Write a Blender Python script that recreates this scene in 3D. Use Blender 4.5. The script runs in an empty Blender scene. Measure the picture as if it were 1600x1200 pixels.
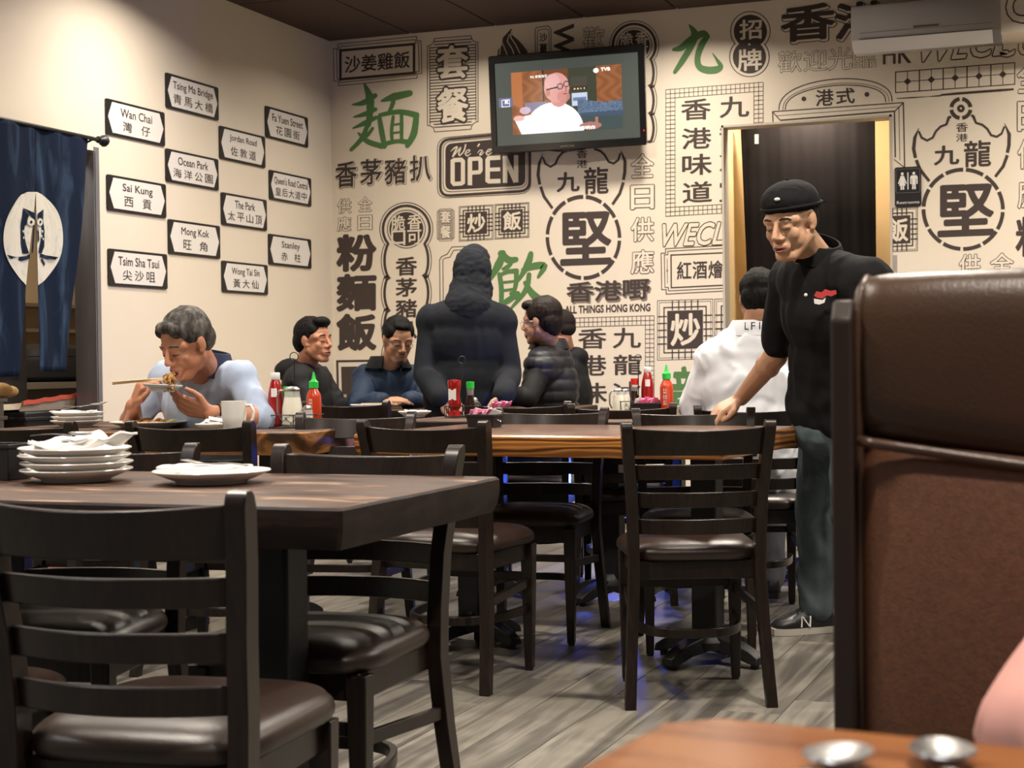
import bpy, math, random
from mathutils import Vector, Matrix, noise
random.seed(7)
PI = math.pi
SC = bpy.context.scene
COL = SC.collection
# ------------------------------------------------------------------ camera
F = 2504.0                      # focal length in pixels of a 1600 px wide frame
CAMH = 1.03
YAW, PITCH, ROLL = math.radians(20.8), math.radians(0.80), 0.0122
f0 = Vector((-math.sin(YAW), math.cos(YAW), 0)); UP = Vector((0, 0, 1))
r0 = Vector((math.cos(YAW), math.sin(YAW), 0))
FW = (f0*math.cos(PITCH) - UP*math.sin(PITCH)).normalized()
up1 = (UP*math.cos(PITCH) + f0*math.sin(PITCH)).normalized()
RT = (r0*math.cos(ROLL) - up1*math.sin(ROLL)).normalized()
UPC = RT.cross(FW).normalized()
EYE = Vector((0, 0, CAMH))
cam = bpy.data.cameras.new('camera'); camo = bpy.data.objects.new('camera', cam); COL.objects.link(camo)
cam.sensor_width = 36; cam.lens = F/1600*36
m = Matrix((RT, UPC, -FW)).transposed().to_4x4(); m.translation = EYE
camo.matrix_world = m
cam.dof.use_dof = True; cam.dof.focus_distance = 5.6; cam.dof.aperture_fstop = 9.5
cam.clip_start = 0.05
SC.camera = camo
# view
SC.view_settings.view_transform = 'Standard'; SC.view_settings.look = 'None'
SC.view_settings.gamma = 1.0; SC.view_settings.exposure = 0.0
SC.view_settings.use_curve_mapping = False
# geometry of the room
D = 9.8; XL = -5.02; CEIL = 3.225
w = bpy.data.worlds.new('world'); SC.world = w; w.use_nodes = True
w.node_tree.nodes['Background'].inputs[0].default_value = (1.0, 0.93, 0.84, 1)
w.node_tree.nodes['Background'].inputs[1].default_value = 0.11
def area(loc, size, power, col, target=None, size_y=None, spread=180, shape='DISK'):
    l = bpy.data.lights.new('ceiling_lamp', 'AREA'); l.shape = shape; l.size = size
    if size_y: l.shape = 'RECTANGLE'; l.size_y = size_y
    l.energy = power; l.color = col; l.spread = math.radians(spread)
    o = bpy.data.objects.new('ceiling_lamp', l); COL.objects.link(o); o.location = loc
    d = (Vector(target)-Vector(loc)) if target else Vector((0, 0, -1))
    o.rotation_euler = d.to_track_quat('-Z', 'Y').to_euler()
    return o
WARM = (1, .89, .76); NEU = (1, .92, .80); COOL = (.86, .93, 1)
for (x, y, p) in [(-2.5, 9.05, 14), (-4.3, 7.1, 17), (-4.56, 5.03, 14), (-3.0, 4.4, 22), (-1.2, 6.9, 36), (-3.0, 7.6, 27), (0.2, 8.6, 34), (-0.6, 4.2, 34),
                  (-2.2, 2.0, 30), (1.2, 5.6, 34), (0.2, 1.2, 30), (-3.9, 9.1, 7)]:
    area((x, y, CEIL-.02), .22, p*2.0, WARM, spread=150)
for (x, y) in [(-3.2, 0.4), (-0.4, -1.2), (2.6, 2.6)]:
    area((x, y, CEIL-.03), 1.2, 46, COOL, size_y=.6, spread=110)
# ------------------------------------------------------------------ pixel measuring helpers (photo pixel -> point in the room)
def ray(px, py):
    return FW + RT*((px-800)/F) + UPC*((600-py)/F)
def PH(px, py, h):              # on the horizontal plane z = h
    d = ray(px, py); t = (h-CAMH)/d.z; return EYE + d*t
def PY(px, py, y=D):            # on a plane parallel to the back wall
    d = ray(px, py); return EYE + d*(y/d.y)
def PX(px, py, x=XL):           # on a plane parallel to the left wall
    d = ray(px, py); return EYE + d*(x/d.x)
def J(px, py, z):               # at a camera depth
    return EYE + ray(px, py)*z
def CD(r, u, c):                # direction: to the right, up, towards the camera
    return (r0*r + UP*u - f0*c).normalized()

# small blue lamp low behind the middle tables: it tints the floor and the man in the vest
bl = bpy.data.lights.new('blue_lamp', 'POINT'); bl.energy = 18; bl.color = (.06, .14, 1); bl.shadow_soft_size = .05
blo = bpy.data.objects.new('blue_lamp', bl); COL.objects.link(blo); blo.location = J(968, 745, 7.7)
# ------------------------------------------------------------------ materials
def N(nt, t, **kw):
    n = nt.nodes.new(t)
    for k, v in kw.items():
        if k.startswith('i_'):
            n.inputs[int(k[2:]) if k[2:].isdigit() else k[2:].replace('_', ' ')].default_value = v
        else: setattr(n, k, v)
    return n
def ramp(nt, stops):
    n = nt.nodes.new('ShaderNodeValToRGB'); e = n.color_ramp.elements
    while len(e) < len(stops): e.new(.5)
    for i, (p, c) in enumerate(stops):
        e[i].position = p; e[i].color = (*c, 1)
    return n
def mat(name, c1, rough=.6, c2=None, scale=8, stretch=(1, 1, 1), bump=0, bscale=None, metal=0, detail=4, dist=0, spec=.5, coat=0, trans=0, emit=None, sheen=0, lo=.35, hi=.65, sss=0, alpha=1, ior=1.45, rough2=None, rnd=0):
    M = bpy.data.materials.new(name); M.use_nodes = True; nt = M.node_tree
    b = nt.nodes['Principled BSDF']; L = nt.links.new
    b.inputs['Base Color'].default_value = (*c1, 1); b.inputs['Roughness'].default_value = rough
    b.inputs['Metallic'].default_value = metal; b.inputs['Specular IOR Level'].default_value = spec
    b.inputs['Coat Weight'].default_value = coat; b.inputs['Coat Roughness'].default_value = .15
    b.inputs['Transmission Weight'].default_value = trans; b.inputs['IOR'].default_value = ior
    b.inputs['Alpha'].default_value = alpha
    if sheen: b.inputs['Sheen Weight'].default_value = sheen; b.inputs['Sheen Roughness'].default_value = .5
    if sss:
        b.inputs['Subsurface Weight'].default_value = sss; b.inputs['Subsurface Radius'].default_value = (.02, .008, .004)
        b.inputs['Subsurface Scale'].default_value = .5
    if emit: b.inputs['Emission Color'].default_value = (*emit[:3], 1); b.inputs['Emission Strength'].default_value = emit[3]
    if c2 or bump or rough2 is not None:
        tc = N(nt, 'ShaderNodeTexCoord'); mp = N(nt, 'ShaderNodeMapping'); mp.inputs['Scale'].default_value = stretch
        L(tc.outputs['Object'], mp.inputs['Vector'])
        nz = N(nt, 'ShaderNodeTexNoise'); nz.inputs['Scale'].default_value = scale; nz.inputs['Detail'].default_value = detail
        nz.inputs['Distortion'].default_value = dist; L(mp.outputs[0], nz.inputs['Vector'])
        if c2:
            r = ramp(nt, [(lo, c1), (hi, c2)]); L(nz.outputs['Fac'], r.inputs[0])
            out = r.outputs[0]
            if rnd:
                oi = N(nt, 'ShaderNodeObjectInfo'); mr = N(nt, 'ShaderNodeMapRange'); mr.inputs['To Min'].default_value = 1-rnd; mr.inputs['To Max'].default_value = 1+rnd
                L(oi.outputs['Random'], mr.inputs['Value'])
                mx = N(nt, 'ShaderNodeVectorMath', operation='SCALE'); L(out, mx.inputs[0]); L(mr.outputs[0], mx.inputs['Scale']); out = mx.outputs[0]
                ad = N(nt, 'ShaderNodeVectorMath', operation='ADD'); L(mp.outputs[0], ad.inputs[0])
                cx = N(nt, 'ShaderNodeCombineXYZ'); ml = N(nt, 'ShaderNodeMath', operation='MULTIPLY'); ml.inputs[1].default_value = 37
                L(oi.outputs['Random'], ml.inputs[0]); L(ml.outputs[0], cx.inputs[0]); L(ml.outputs[0], cx.inputs[1]); L(cx.outputs[0], ad.inputs[1]); L(ad.outputs[0], nz.inputs['Vector'])
            L(out, b.inputs['Base Color'])
        if rough2 is not None:
            mr = N(nt, 'ShaderNodeMapRange'); mr.inputs['To Min'].default_value = rough; mr.inputs['To Max'].default_value = rough2
            mr.inputs['From Min'].default_value = .35; mr.inputs['From Max'].default_value = .65
            L(nz.outputs['Fac'], mr.inputs['Value']); L(mr.outputs[0], b.inputs['Roughness'])
        if bump:
            src = nz
            if bscale:
                src = N(nt, 'ShaderNodeTexNoise'); src.inputs['Scale'].default_value = bscale; src.inputs['Detail'].default_value = 3
                L(mp.outputs[0], src.inputs['Vector'])
            bp = N(nt, 'ShaderNodeBump'); bp.inputs['Strength'].default_value = bump; bp.inputs['Distance'].default_value = .004
            L(src.outputs['Fac'], bp.inputs['Height']); L(bp.outputs[0], b.inputs['Normal'])
    return M
def grain(name, cols, rough=.35, axis=(1, 12, 12), scale=3, bump=.1, coat=.2, dist=1.5, wave=False, rough2=None):
    M = bpy.data.materials.new(name); M.use_nodes = True; nt = M.node_tree; L = nt.links.new
    b = nt.nodes['Principled BSDF']; b.inputs['Roughness'].default_value = rough; b.inputs['Specular IOR Level'].default_value = .32; b.inputs['Coat Weight'].default_value = coat; b.inputs['Coat Roughness'].default_value = .2
    tc = N(nt, 'ShaderNodeTexCoord'); mp = N(nt, 'ShaderNodeMapping'); mp.inputs['Scale'].default_value = axis
    L(tc.outputs['Object'], mp.inputs['Vector'])
    if wave:
        t = N(nt, 'ShaderNodeTexWave'); t.bands_direction = 'Z'; t.inputs['Scale'].default_value = scale; t.inputs['Distortion'].default_value = dist*6
        t.inputs['Detail'].default_value = 3; t.inputs['Detail Scale'].default_value = 1.4
    else:
        t = N(nt, 'ShaderNodeTexNoise'); t.inputs['Scale'].default_value = scale; t.inputs['Detail'].default_value = 7; t.inputs['Distortion'].default_value = dist
    L(mp.outputs[0], t.inputs['Vector'])
    n = len(cols); r = ramp(nt, [((.28+.44*i/(n-1)) if not wave else .05+.9*i/(n-1), c) for i, c in enumerate(cols)])
    L(t.outputs['Fac'], r.inputs[0]); L(r.outputs[0], b.inputs['Base Color'])
    if rough2 is not None:
        mr = N(nt, 'ShaderNodeMapRange'); mr.inputs['From Min'].default_value = .35; mr.inputs['From Max'].default_value = .65
        mr.inputs['To Min'].default_value = rough; mr.inputs['To Max'].default_value = rough2; L(t.outputs['Fac'], mr.inputs['Value']); L(mr.outputs[0], b.inputs['Roughness'])
    bp = N(nt, 'ShaderNodeBump'); bp.inputs['Strength'].default_value = bump; bp.inputs['Distance'].default_value = .002
    L(t.outputs['Fac'], bp.inputs['Height']); L(bp.outputs[0], b.inputs['Normal'])
    return M
M = {}
M['wall'] = mat('cream_paint', (.76, .68, .57), .75, c2=(.73, .65, .54), scale=1.5, bump=.05, bscale=60)
M['mural'] = mat('beige_mural_paper', (.76, .675, .555), .7, c2=(.73, .65, .53), scale=2)
M['ink'] = mat('dark_brown_print', (.052, .036, .031), .65)
M['ink2'] = mat('grey_brown_print', (.22, .18, .15), .7)
M['green'] = mat('green_print', (.085, .20, .065), .65)
M['ceil'] = mat('dark_ceiling', (.070, .042, .034), .8, c2=(.058, .035, .028), scale=30)
M['ceilbar'] = mat('ceiling_grid', (.03, .018, .014), .6)
M['plank'] = grain('grey_vinyl_plank', [(.070, .063, .054), (.12, .11, .095), (.20, .185, .155), (.13, .12, .105)], rough=.30, axis=(11, .7, 4), scale=1.6, bump=.06, coat=.1, dist=.5, rough2=.5)
nt = M['plank'].node_tree      # every plank gets its own tone and its own piece of grain
_b = nt.nodes['Principled BSDF']; _r = [n for n in nt.nodes if n.type == 'VALTORGB'][0]; _mp = [n for n in nt.nodes if n.type == 'MAPPING'][0]; _nz = [n for n in nt.nodes if n.type == 'TEX_NOISE'][0]
_oi = N(nt, 'ShaderNodeObjectInfo'); _mr = N(nt, 'ShaderNodeMapRange'); _mr.inputs['To Min'].default_value = .72; _mr.inputs['To Max'].default_value = 1.3
nt.links.new(_oi.outputs['Random'], _mr.inputs['Value']); _sc = N(nt, 'ShaderNodeVectorMath', operation='SCALE')
nt.links.new(_r.outputs[0], _sc.inputs[0]); nt.links.new(_mr.outputs[0], _sc.inputs['Scale']); nt.links.new(_sc.outputs[0], _b.inputs['Base Color'])
_ml = N(nt, 'ShaderNodeMath', operation='MULTIPLY'); _ml.inputs[1].default_value = 53; nt.links.new(_oi.outputs['Random'], _ml.inputs[0])
_cx = N(nt, 'ShaderNodeCombineXYZ'); nt.links.new(_ml.outputs[0], _cx.inputs[0]); nt.links.new(_ml.outputs[0], _cx.inputs[1])
_ad = N(nt, 'ShaderNodeVectorMath', operation='ADD'); nt.links.new(_mp.outputs[0], _ad.inputs[0]); nt.links.new(_cx.outputs[0], _ad.inputs[1]); nt.links.new(_ad.outputs[0], _nz.inputs['Vector'])
M['floorbase'] = mat('floor_joint', (.03, .028, .025), .8)
M['redtile'] = mat('red_quarry_tile', (.32, .10, .05), .5, c2=(.26, .08, .04), scale=10)
M['chairwood'] = grain('espresso_wood', [(.008, .0045, .0036), (.013, .0075, .0058), (.020, .0115, .0085)], rough=.34, axis=(10, 10, 1.5), scale=4, bump=.04, coat=.12)
M['vinyl'] = mat('brown_vinyl', (.022, .0125, .009), .33, c2=(.028, .016, .0115), scale=5, bump=.12, bscale=420, spec=.55)
M['booth'] = mat('brown_booth_vinyl', (.052, .027, .016), .36, c2=(.066, .034, .020), scale=4, bump=.15, bscale=300)
M['boothweave'] = mat('woven_brown_vinyl', (.125, .048, .022), .5, c2=(.090, .035, .017), scale=160, stretch=(1, 1, 1), bump=.3, bscale=500)
M['boothside'] = mat('dark_laminate', (.024, .015, .012), .5, spec=.35)
M['iron'] = mat('black_cast_iron', (.008, .008, .009), .45, bump=.2, bscale=150)
M['t1'] = grain('worn_dark_tabletop', [(.012, .005, .0035), (.045, .020, .011), (.085, .042, .025), (.36, .24, .165)], rough=.40, axis=(1.3, 5.5, 8), scale=3.0, bump=.3, coat=.0, dist=1.0, rough2=.62)
M['t1e'] = grain('dark_slab_edge', [(.006, .003, .0025), (.014, .0065, .0045), (.028, .013, .008)], rough=.6, axis=(3, 3, 9), scale=3, bump=.3, coat=.0)
M['t2e'] = grain('burl_live_edge', [(.02, .01, .006), (.06, .026, .010), (.34, .15, .045), (.05, .022, .010)], rough=.4, axis=(2.2, 2.2, 5), scale=1.6, bump=.4, coat=.2, dist=1.6)
M['t3'] = grain('reddish_tabletop', [(.085, .036, .022), (.13, .058, .034), (.17, .085, .05)], rough=.28, axis=(1.2, 12, 10), scale=3, bump=.05, coat=.3)
M['t3e'] = grain('orange_grain_edge', [(.10, .032, .008), (.50, .20, .045), (.62, .27, .06), (.30, .11, .025)], rough=.35, axis=(.8, .8, 6), scale=1.5, bump=.05, coat=.3, dist=1.0, wave=True)
M['t5'] = grain('amber_tabletop', [(.12, .035, .012), (.30, .10, .03), (.42, .16, .05), (.20, .06, .02)], rough=.22, axis=(1.0, 9, 8), scale=2.5, bump=.04, coat=.5)
M['plate'] = mat('white_china', (.84, .82, .78), .22, coat=.3)
M['paper'] = mat('white_napkin', (.80, .79, .77), .85)
M['steel'] = mat('brushed_steel', (.45, .44, .43), .34, metal=1)
M['jamb'] = mat('stainless_jamb', (.33, .34, .38), .38, metal=.7, c2=(.26, .26, .29), scale=3, stretch=(4, 4, .6))
M['darksteel'] = mat('dark_steel_door', (.055, .052, .048), .4, metal=.6)
M['blackpl'] = mat('black_plastic', (.012, .012, .013), .4)
M['tvframe'] = mat('glossy_black', (.006, .006, .007), .12, coat=.5)
M['glass'] = mat('clear_glass', (.9, .93, .93), .04, alpha=.22, spec=.9)
M['ketchup'] = mat('ketchup_red', (.30, .006, .006), .2, coat=.4)
M['hot'] = mat('chili_sauce', (.50, .045, .012), .25, coat=.3)
M['greencap'] = mat('green_cap', (.02, .50, .06), .4)
M['whitecap'] = mat('white_plastic', (.78, .78, .76), .4)
M['redcap'] = mat('red_cap', (.55, .02, .02), .4)
M['cream'] = mat('cream_liquid', (.86, .80, .62), .4)
M['soy'] = mat('soy_sauce', (.02, .008, .005), .15)
M['pink'] = mat('pink_packet', (.85, .22, .42), .6)
M['cloth_blue'] = mat('indigo_cloth', (.004, .011, .032), .9, spec=.2, c2=(.045, .085, .16), scale=6, stretch=(1, 1.6, .4), lo=.5, hi=.82, dist=.8)
M['cloth_white'] = mat('resist_dyed_white', (.66, .64, .58), .9, c2=(.45, .46, .46), scale=16, lo=.55, hi=.8, dist=1.5)
M['signblack'] = mat('black_sign_enamel', (.012, .011, .012), .35)
M['signwhite'] = mat('white_sign_enamel', (.76, .73, .70), .4)
M['ac'] = mat('white_appliance', (.86, .86, .88), .4)
M['acgap'] = mat('grey_gap', (.12, .12, .13), .6)
M['yellow'] = mat('yellow_corridor_paint', (.74, .56, .30), .8)
M['curt'] = mat('black_brown_curtain', (.008, .006, .0055), .95, spec=.15)
M['kitch'] = mat('tan_kitchen_wall', (.50, .37, .22), .7)
M['card'] = mat('brown_cardboard', (.42, .25, .12), .8)
M['bread'] = mat('golden_bread', (.62, .38, .14), .7, c2=(.45, .24, .08), scale=20)
M['food'] = mat('stir_fried_food', (.26, .11, .025), .4, c2=(.50, .26, .07), scale=40)
M['veg'] = mat('green_vegetable', (.10, .24, .03), .5)
M['wood_light'] = mat('pale_bamboo', (.75, .58, .33), .6)
M['skin_a'] = mat('ruddy_skin', (.42, .18, .105), .5, sss=.12, c2=(.48, .22, .13), scale=9)
M['skin_b'] = mat('tan_skin', (.42, .22, .135), .5, sss=.12, c2=(.46, .25, .155), scale=9)
M['skin_c'] = mat('light_tan_skin', (.52, .30, .185), .48, sss=.12, c2=(.56, .33, .21), scale=9)
M['lip'] = mat('lips', (.33, .11, .08), .5)
M['mouth'] = mat('open_mouth', (.05, .012, .01), .6)
M['eyed'] = mat('dark_lash_line', (.02, .012, .01), .5)
M['hair_black'] = mat('black_hair', (.004, .0036, .0036), .65, spec=.12, c2=(.011, .010, .010), scale=30, stretch=(3, 3, .5), bump=.5, bscale=60)
M['hair_grey'] = mat('grey_hair', (.025, .022, .020), .55, c2=(.17, .155, .14), scale=14, stretch=(2.4, 2.4, .7), bump=.5, bscale=60, lo=.45, hi=.75, spec=.3)
M['hair_fade'] = mat('cropped_hair', (.016, .012, .010), .8, spec=.2)
M['hair_brown'] = mat('dark_brown_hair', (.007, .005, .004), .5, spec=.2, c2=(.020, .013, .010), scale=25, stretch=(3, 3, .5), bump=.5, bscale=60)
M['lightblue'] = mat('light_blue_knit', (.36, .45, .62), .85, c2=(.41, .50, .67), scale=5, bump=.1, bscale=250, sheen=.2)
M['navy'] = mat('navy_collar', (.012, .016, .05), .8)
M['blackjk'] = mat('black_jacket', (.006, .006, .007), .75, c2=(.009, .009, .010), scale=6, spec=.3)
M['bluejk'] = mat('navy_blue_jacket', (.010, .022, .050), .65, c2=(.014, .029, .062), scale=5, spec=.3)
M['hoodie'] = mat('charcoal_hoodie', (.011, .013, .017), .95, c2=(.016, .018, .023), scale=7, bump=.1, bscale=300, spec=.2)
M['vest'] = mat('black_down_vest', (.009, .010, .015), .5, c2=(.013, .014, .020), scale=8, bump=.1, bscale=30)
M['whitejk'] = mat('white_shell_jacket', (.84, .86, .92), .6, c2=(.78, .81, .88), scale=4)
M['polo'] = mat('black_polo', (.008, .008, .009), .9, spec=.2, c2=(.011, .011, .0125), scale=6, bump=.1, bscale=300)
M['jeans'] = mat('grey_teal_jeans', (.060, .085, .098), .85, c2=(.095, .125, .14), scale=8, bump=.1, bscale=200)
M['bluejeans'] = mat('blue_jeans', (.03, .045, .08), .85, c2=(.05, .07, .11), scale=8)
M['darktr'] = mat('dark_trousers', (.012, .012, .014), .85)
M['pinkshirt'] = mat('pink_shirt', (.58, .28, .24), .8, c2=(.62, .32, .28), scale=3)
M['greyfab'] = mat('grey_fabric', (.13, .13, .15), .85)
M['rubber'] = mat('rubber_sole', (.45, .42, .36), .7)

# ------------------------------------------------------------------ mesh helpers
class MB:
    def __init__(s): s.v = []; s.f = []; s.mi = []; s.cur = 0
    def add(s, vs, fs, mi=None):
        o = len(s.v); s.v.extend([tuple(p) for p in vs]); s.f.extend([tuple(i+o for i in f) for f in fs])
        s.mi.extend([s.cur if mi is None else mi]*len(fs)); return s
    def box(s, a, b, mi=None):
        (x0, y0, z0), (x1, y1, z1) = a, b
        return s.add([(x0, y0, z0), (x1, y0, z0), (x1, y1, z0), (x0, y1, z0), (x0, y0, z1), (x1, y0, z1), (x1, y1, z1), (x0, y1, z1)],
              [(0, 3, 2, 1), (4, 5, 6, 7), (0, 1, 5, 4), (1, 2, 6, 5), (2, 3, 7, 6), (3, 0, 4, 7)], mi)
    def obox(s, c, ax, ay, az, mi=None):      # centre and three half vectors
        c, ax, ay, az = map(Vector, (c, ax, ay, az)); P = []
        for z in (-1, 1):
            for (x, y) in ((-1, -1), (1, -1), (1, 1), (-1, 1)): P.append(c+ax*x+ay*y+az*z)
        return s.add(P, [(0, 3, 2, 1), (4, 5, 6, 7), (0, 1, 5, 4), (1, 2, 6, 5), (2, 3, 7, 6), (3, 0, 4, 7)], mi)
    def loft(s, rings, cap=True, closed=True, mi=None):
        n = len(rings[0]); V = [p for r in rings for p in r]; Fc = []
        for i in range(len(rings)-1):
            for j in range(n if closed else n-1):
                k = (j+1) % n; Fc.append((i*n+j, i*n+k, (i+1)*n+k, (i+1)*n+j))
        if cap: Fc.append(tuple(range(n-1, -1, -1))); Fc.append(tuple((len(rings)-1)*n+j for j in range(n)))
        return s.add(V, Fc, mi)
    def lathe(s, prof, c=(0, 0, 0), n=24, mi=None, ax=None):
        c = Vector(c); R = []
        for (r, z) in prof:
            ring = []
            for j in range(n):
                a = 2*PI*j/n; p = Vector((r*math.cos(a), r*math.sin(a), z))
                ring.append(c + (ax @ p if ax else p))
            R.append(ring)
        return s.loft(R, cap=True, mi=mi)
    def tube(s, pts, r, n=8, mi=None, cap=True):
        pts = [Vector(p) for p in pts]; rs = r if isinstance(r, (list, tuple)) else [r]*len(pts); R = []
        t0 = (pts[1]-pts[0]).normalized(); nrm = t0.orthogonal().normalized()
        for i, p in enumerate(pts):
            t = (pts[min(i+1, len(pts)-1)]-pts[max(i-1, 0)]).normalized()
            nrm = (nrm - t*nrm.dot(t)).normalized(); b = t.cross(nrm)
            R.append([p+(nrm*math.cos(2*PI*j/n)+b*math.sin(2*PI*j/n))*rs[i] for j in range(n)])
        return s.loft(R, cap=cap, mi=mi)
    def bar(s, pts, wv, hv, mi=None):          # rectangular section swept, half-vectors given (or list)
        R = []
        for i, p in enumerate(pts):
            a = Vector(wv[i] if isinstance(wv, list) else wv); h = Vector(hv[i] if isinstance(hv, list) else hv); p = Vector(p)
            R.append([p-a-h, p+a-h, p+a+h, p-a+h])
        return s.loft(R, mi=mi)
    def ball(s, c, r, n=14, m_=9, fr=None, mi=None):
        c = Vector(c); r = Vector((r, r, r)) if not hasattr(r, '__len__') else Vector(r); V = []; Fc = []
        for i in range(1, m_):
            th = PI*i/m_
            for j in range(n):
                a = 2*PI*j/n; p = Vector((r.x*math.sin(th)*math.cos(a), r.y*math.sin(th)*math.sin(a), r.z*math.cos(th)))
                V.append(c + (fr @ p if fr else p))
        t = Vector((0, 0, r.z)); V.append(c+(fr @ t if fr else t)); V.append(c-(fr @ t if fr else t)); T = len(V)-2; B = T+1
        for i in range(m_-2):
            for j in range(n):
                k = (j+1) % n; Fc.append((i*n+j, (i+1)*n+j, (i+1)*n+k, i*n+k))
        for j in range(n):
            k = (j+1) % n; Fc.append((T, j, k)); Fc.append((B, (m_-2)*n+k, (m_-2)*n+j))
        return s.add(V, Fc, mi)
    def cone(s, a, ra, b, rb, n=12):           # rounded cone for the bodies
        a = Vector(a); b = Vector(b); s.ball(a, ra, n, 8); s.ball(b, rb, n, 8)
        if (b-a).length > 1e-4: s.tube([a, b], [ra, rb], n)
        return s
    def poly(s, pts, mi=None): return s.add(pts, [tuple(range(len(pts)))], mi)
    def mesh(s, name):
        me = bpy.data.meshes.new(name); me.from_pydata(s.v, [], s.f)
        if any(s.mi): me.polygons.foreach_set('material_index', s.mi)
        return me
def fix(me, smooth=None):
    import bmesh
    b = bmesh.new(); b.from_mesh(me); bmesh.ops.recalc_face_normals(b, faces=b.faces); b.to_mesh(me); b.free()
    if smooth is not None:
        me.polygons.foreach_set('use_smooth', [True]*len(me.polygons))
        if smooth < 180: me.set_sharp_from_angle(angle=math.radians(smooth))
def obj(name, mb, mats, parent=None, smooth=35, recalc=True, bevel=0, seg=2):
    me = mb.mesh(name) if isinstance(mb, MB) else mb
    if recalc: fix(me, smooth)
    for mm in (mats if isinstance(mats, (list, tuple)) else [mats]): me.materials.append(mm)
    o = bpy.data.objects.new(name, me); COL.objects.link(o)
    if parent: o.parent = parent
    if bevel:
        b = o.modifiers.new('bevel', 'BEVEL'); b.width = bevel; b.segments = seg; b.limit_method = 'ANGLE'; b.angle_limit = math.radians(40)
    return o
def thing(name, label, cat, loc=(0, 0, 0), rz=0, group=None):
    o = bpy.data.objects.new(name, None); COL.objects.link(o); o.location = loc; o.rotation_euler = (0, 0, rz)
    o.empty_display_size = .1; tag(o, label, cat, group); return o
def tag(o, label, cat, group=None):
    o['label'] = label; o['category'] = cat
    if group: o['group'] = group
    return o
def struct(o): o['kind'] = 'structure'; return o
def copy_tree(o, parent=None):
    c = o.copy(); COL.objects.link(c); c.parent = parent
    for ch in list(o.children): copy_tree(ch, c)
    return c
# ------------------------------------------------------------------ the room
def wx(px, py, plane=D): p = PY(px, py, plane); return p.x, p.z
DXL = wx(1128, 300)[0]; DXR = wx(1394, 300)[0]; DZT = (wx(1128, 195)[1]+wx(1393, 180)[1])/2
XR = 3.2; YB = -1.8
OYE = PX(149.5, 400).y; OYS = 5.0; OZT = PX(149, 236).z       # pass-through opening in the left wall
fl = MB().box((-7.2, YB, -.08), (XR, 10.9, -.006)); floor = struct(obj('floor', fl, M['floorbase'], smooth=None))
PW, PL = .178, 1.22
pm = MB(); g = .0012
pm.loft([[(g, g, -.006), (PW-g, g, -.006), (PW-g, PL-g, -.006), (g, PL-g, -.006)], [(g, g, -.0012), (PW-g, g, -.0012), (PW-g, PL-g, -.0012), (g, PL-g, -.0012)],
         [(g+.0012, g+.0012, 0), (PW-g-.0012, g+.0012, 0), (PW-g-.0012, PL-g-.0012, 0), (g+.0012, PL-g-.0012, 0)]])
pme = pm.mesh('plank'); fix(pme, 30); pme.materials.append(M['plank'])
rnd = random.Random(3)
far = MB(); ncol = int((XR-XL)/PW)+1; count = 0
for i in range(ncol):
    x = XL + i*PW; y = YB - rnd.random()*PL
    while y < 9.8:
        c = Vector((x+PW/2, y+PL/2, 0)); cz = (c-EYE).dot(FW); cu = (c-EYE).dot(RT)
        vis = cz > 2.2 and abs(cu) < .36*cz+.5 and not (cu > .21*cz+.15 and cz < 6) and y+PL < 9.8
        if vis and count < 300:
            o = bpy.data.objects.new('plank', pme); COL.objects.link(o); o.parent = floor; o.location = (x, y, 0); count += 1
        else:
            y1 = min(y+PL, 9.8)
            far.box((x+g, y+g, -.006), (x+PW-g, y1-g, 0))
        y += PL
obj('plank', far, M['plank'], floor, smooth=None)['kind'] = 'stuff'
ce = struct(obj('ceiling', MB().box((-7.2, YB, CEIL+.02), (XR, 10.9, CEIL+.1)), M['ceilbar'], smooth=None))
cme = MB().box((0, 0, 0), (.597, 1.207, .02)).mesh('ceiling_panel'); fix(cme, 30); cme.materials.append(M['ceil'])
for i in range(8):
    for j in range(7):
        x = XL+.003+i*.61; y = D-1.217-j*1.22
        if x > 0.2 or y < 1: continue
        o = bpy.data.objects.new('ceiling_panel', cme); COL.objects.link(o); o.parent = ce; o.location = (x, y, CEIL)
cr = MB().box((-.1, 0, CEIL+.001), (XR, YB+.5, CEIL+.02))
cr = MB().box((XL+8*.61, YB, CEIL), (XR, D, CEIL+.019)); cr.box((XL, YB, CEIL), (XL+8*.61, 1, CEIL+.019)); obj('ceiling_board', cr, M['ceil'], ce, smooth=None)
wb = MB().box((XL-.15, D, 0), (DXL, D+.12, CEIL+.05)).box((DXR, D, 0), (XR, D+.12, CEIL+.05)).box((DXL, D, DZT), (DXR, D+.12, CEIL+.05))
wall_back = struct(obj('wall_back', wb, M['mural'], smooth=None))
wl = MB().box((XL-.12, OYE, 0), (XL, D, CEIL+.05)).box((XL-.12, YB, 0), (XL, OYS, CEIL+.05)).box((XL-.12, OYS, OZT), (XL, OYE, CEIL+.05))
wall_left = struct(obj('wall_left', wl, M['wall'], smooth=None))
struct(obj('baseboard_left', MB().box((XL, OYE+.01, 0), (XL+.012, D-.013, .1)), M['boothside'], smooth=None))
struct(obj('baseboard_back', MB().box((XL+.012, D-.012, 0), (DXL-.01, D, .1)), M['boothside'], smooth=None))
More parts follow.
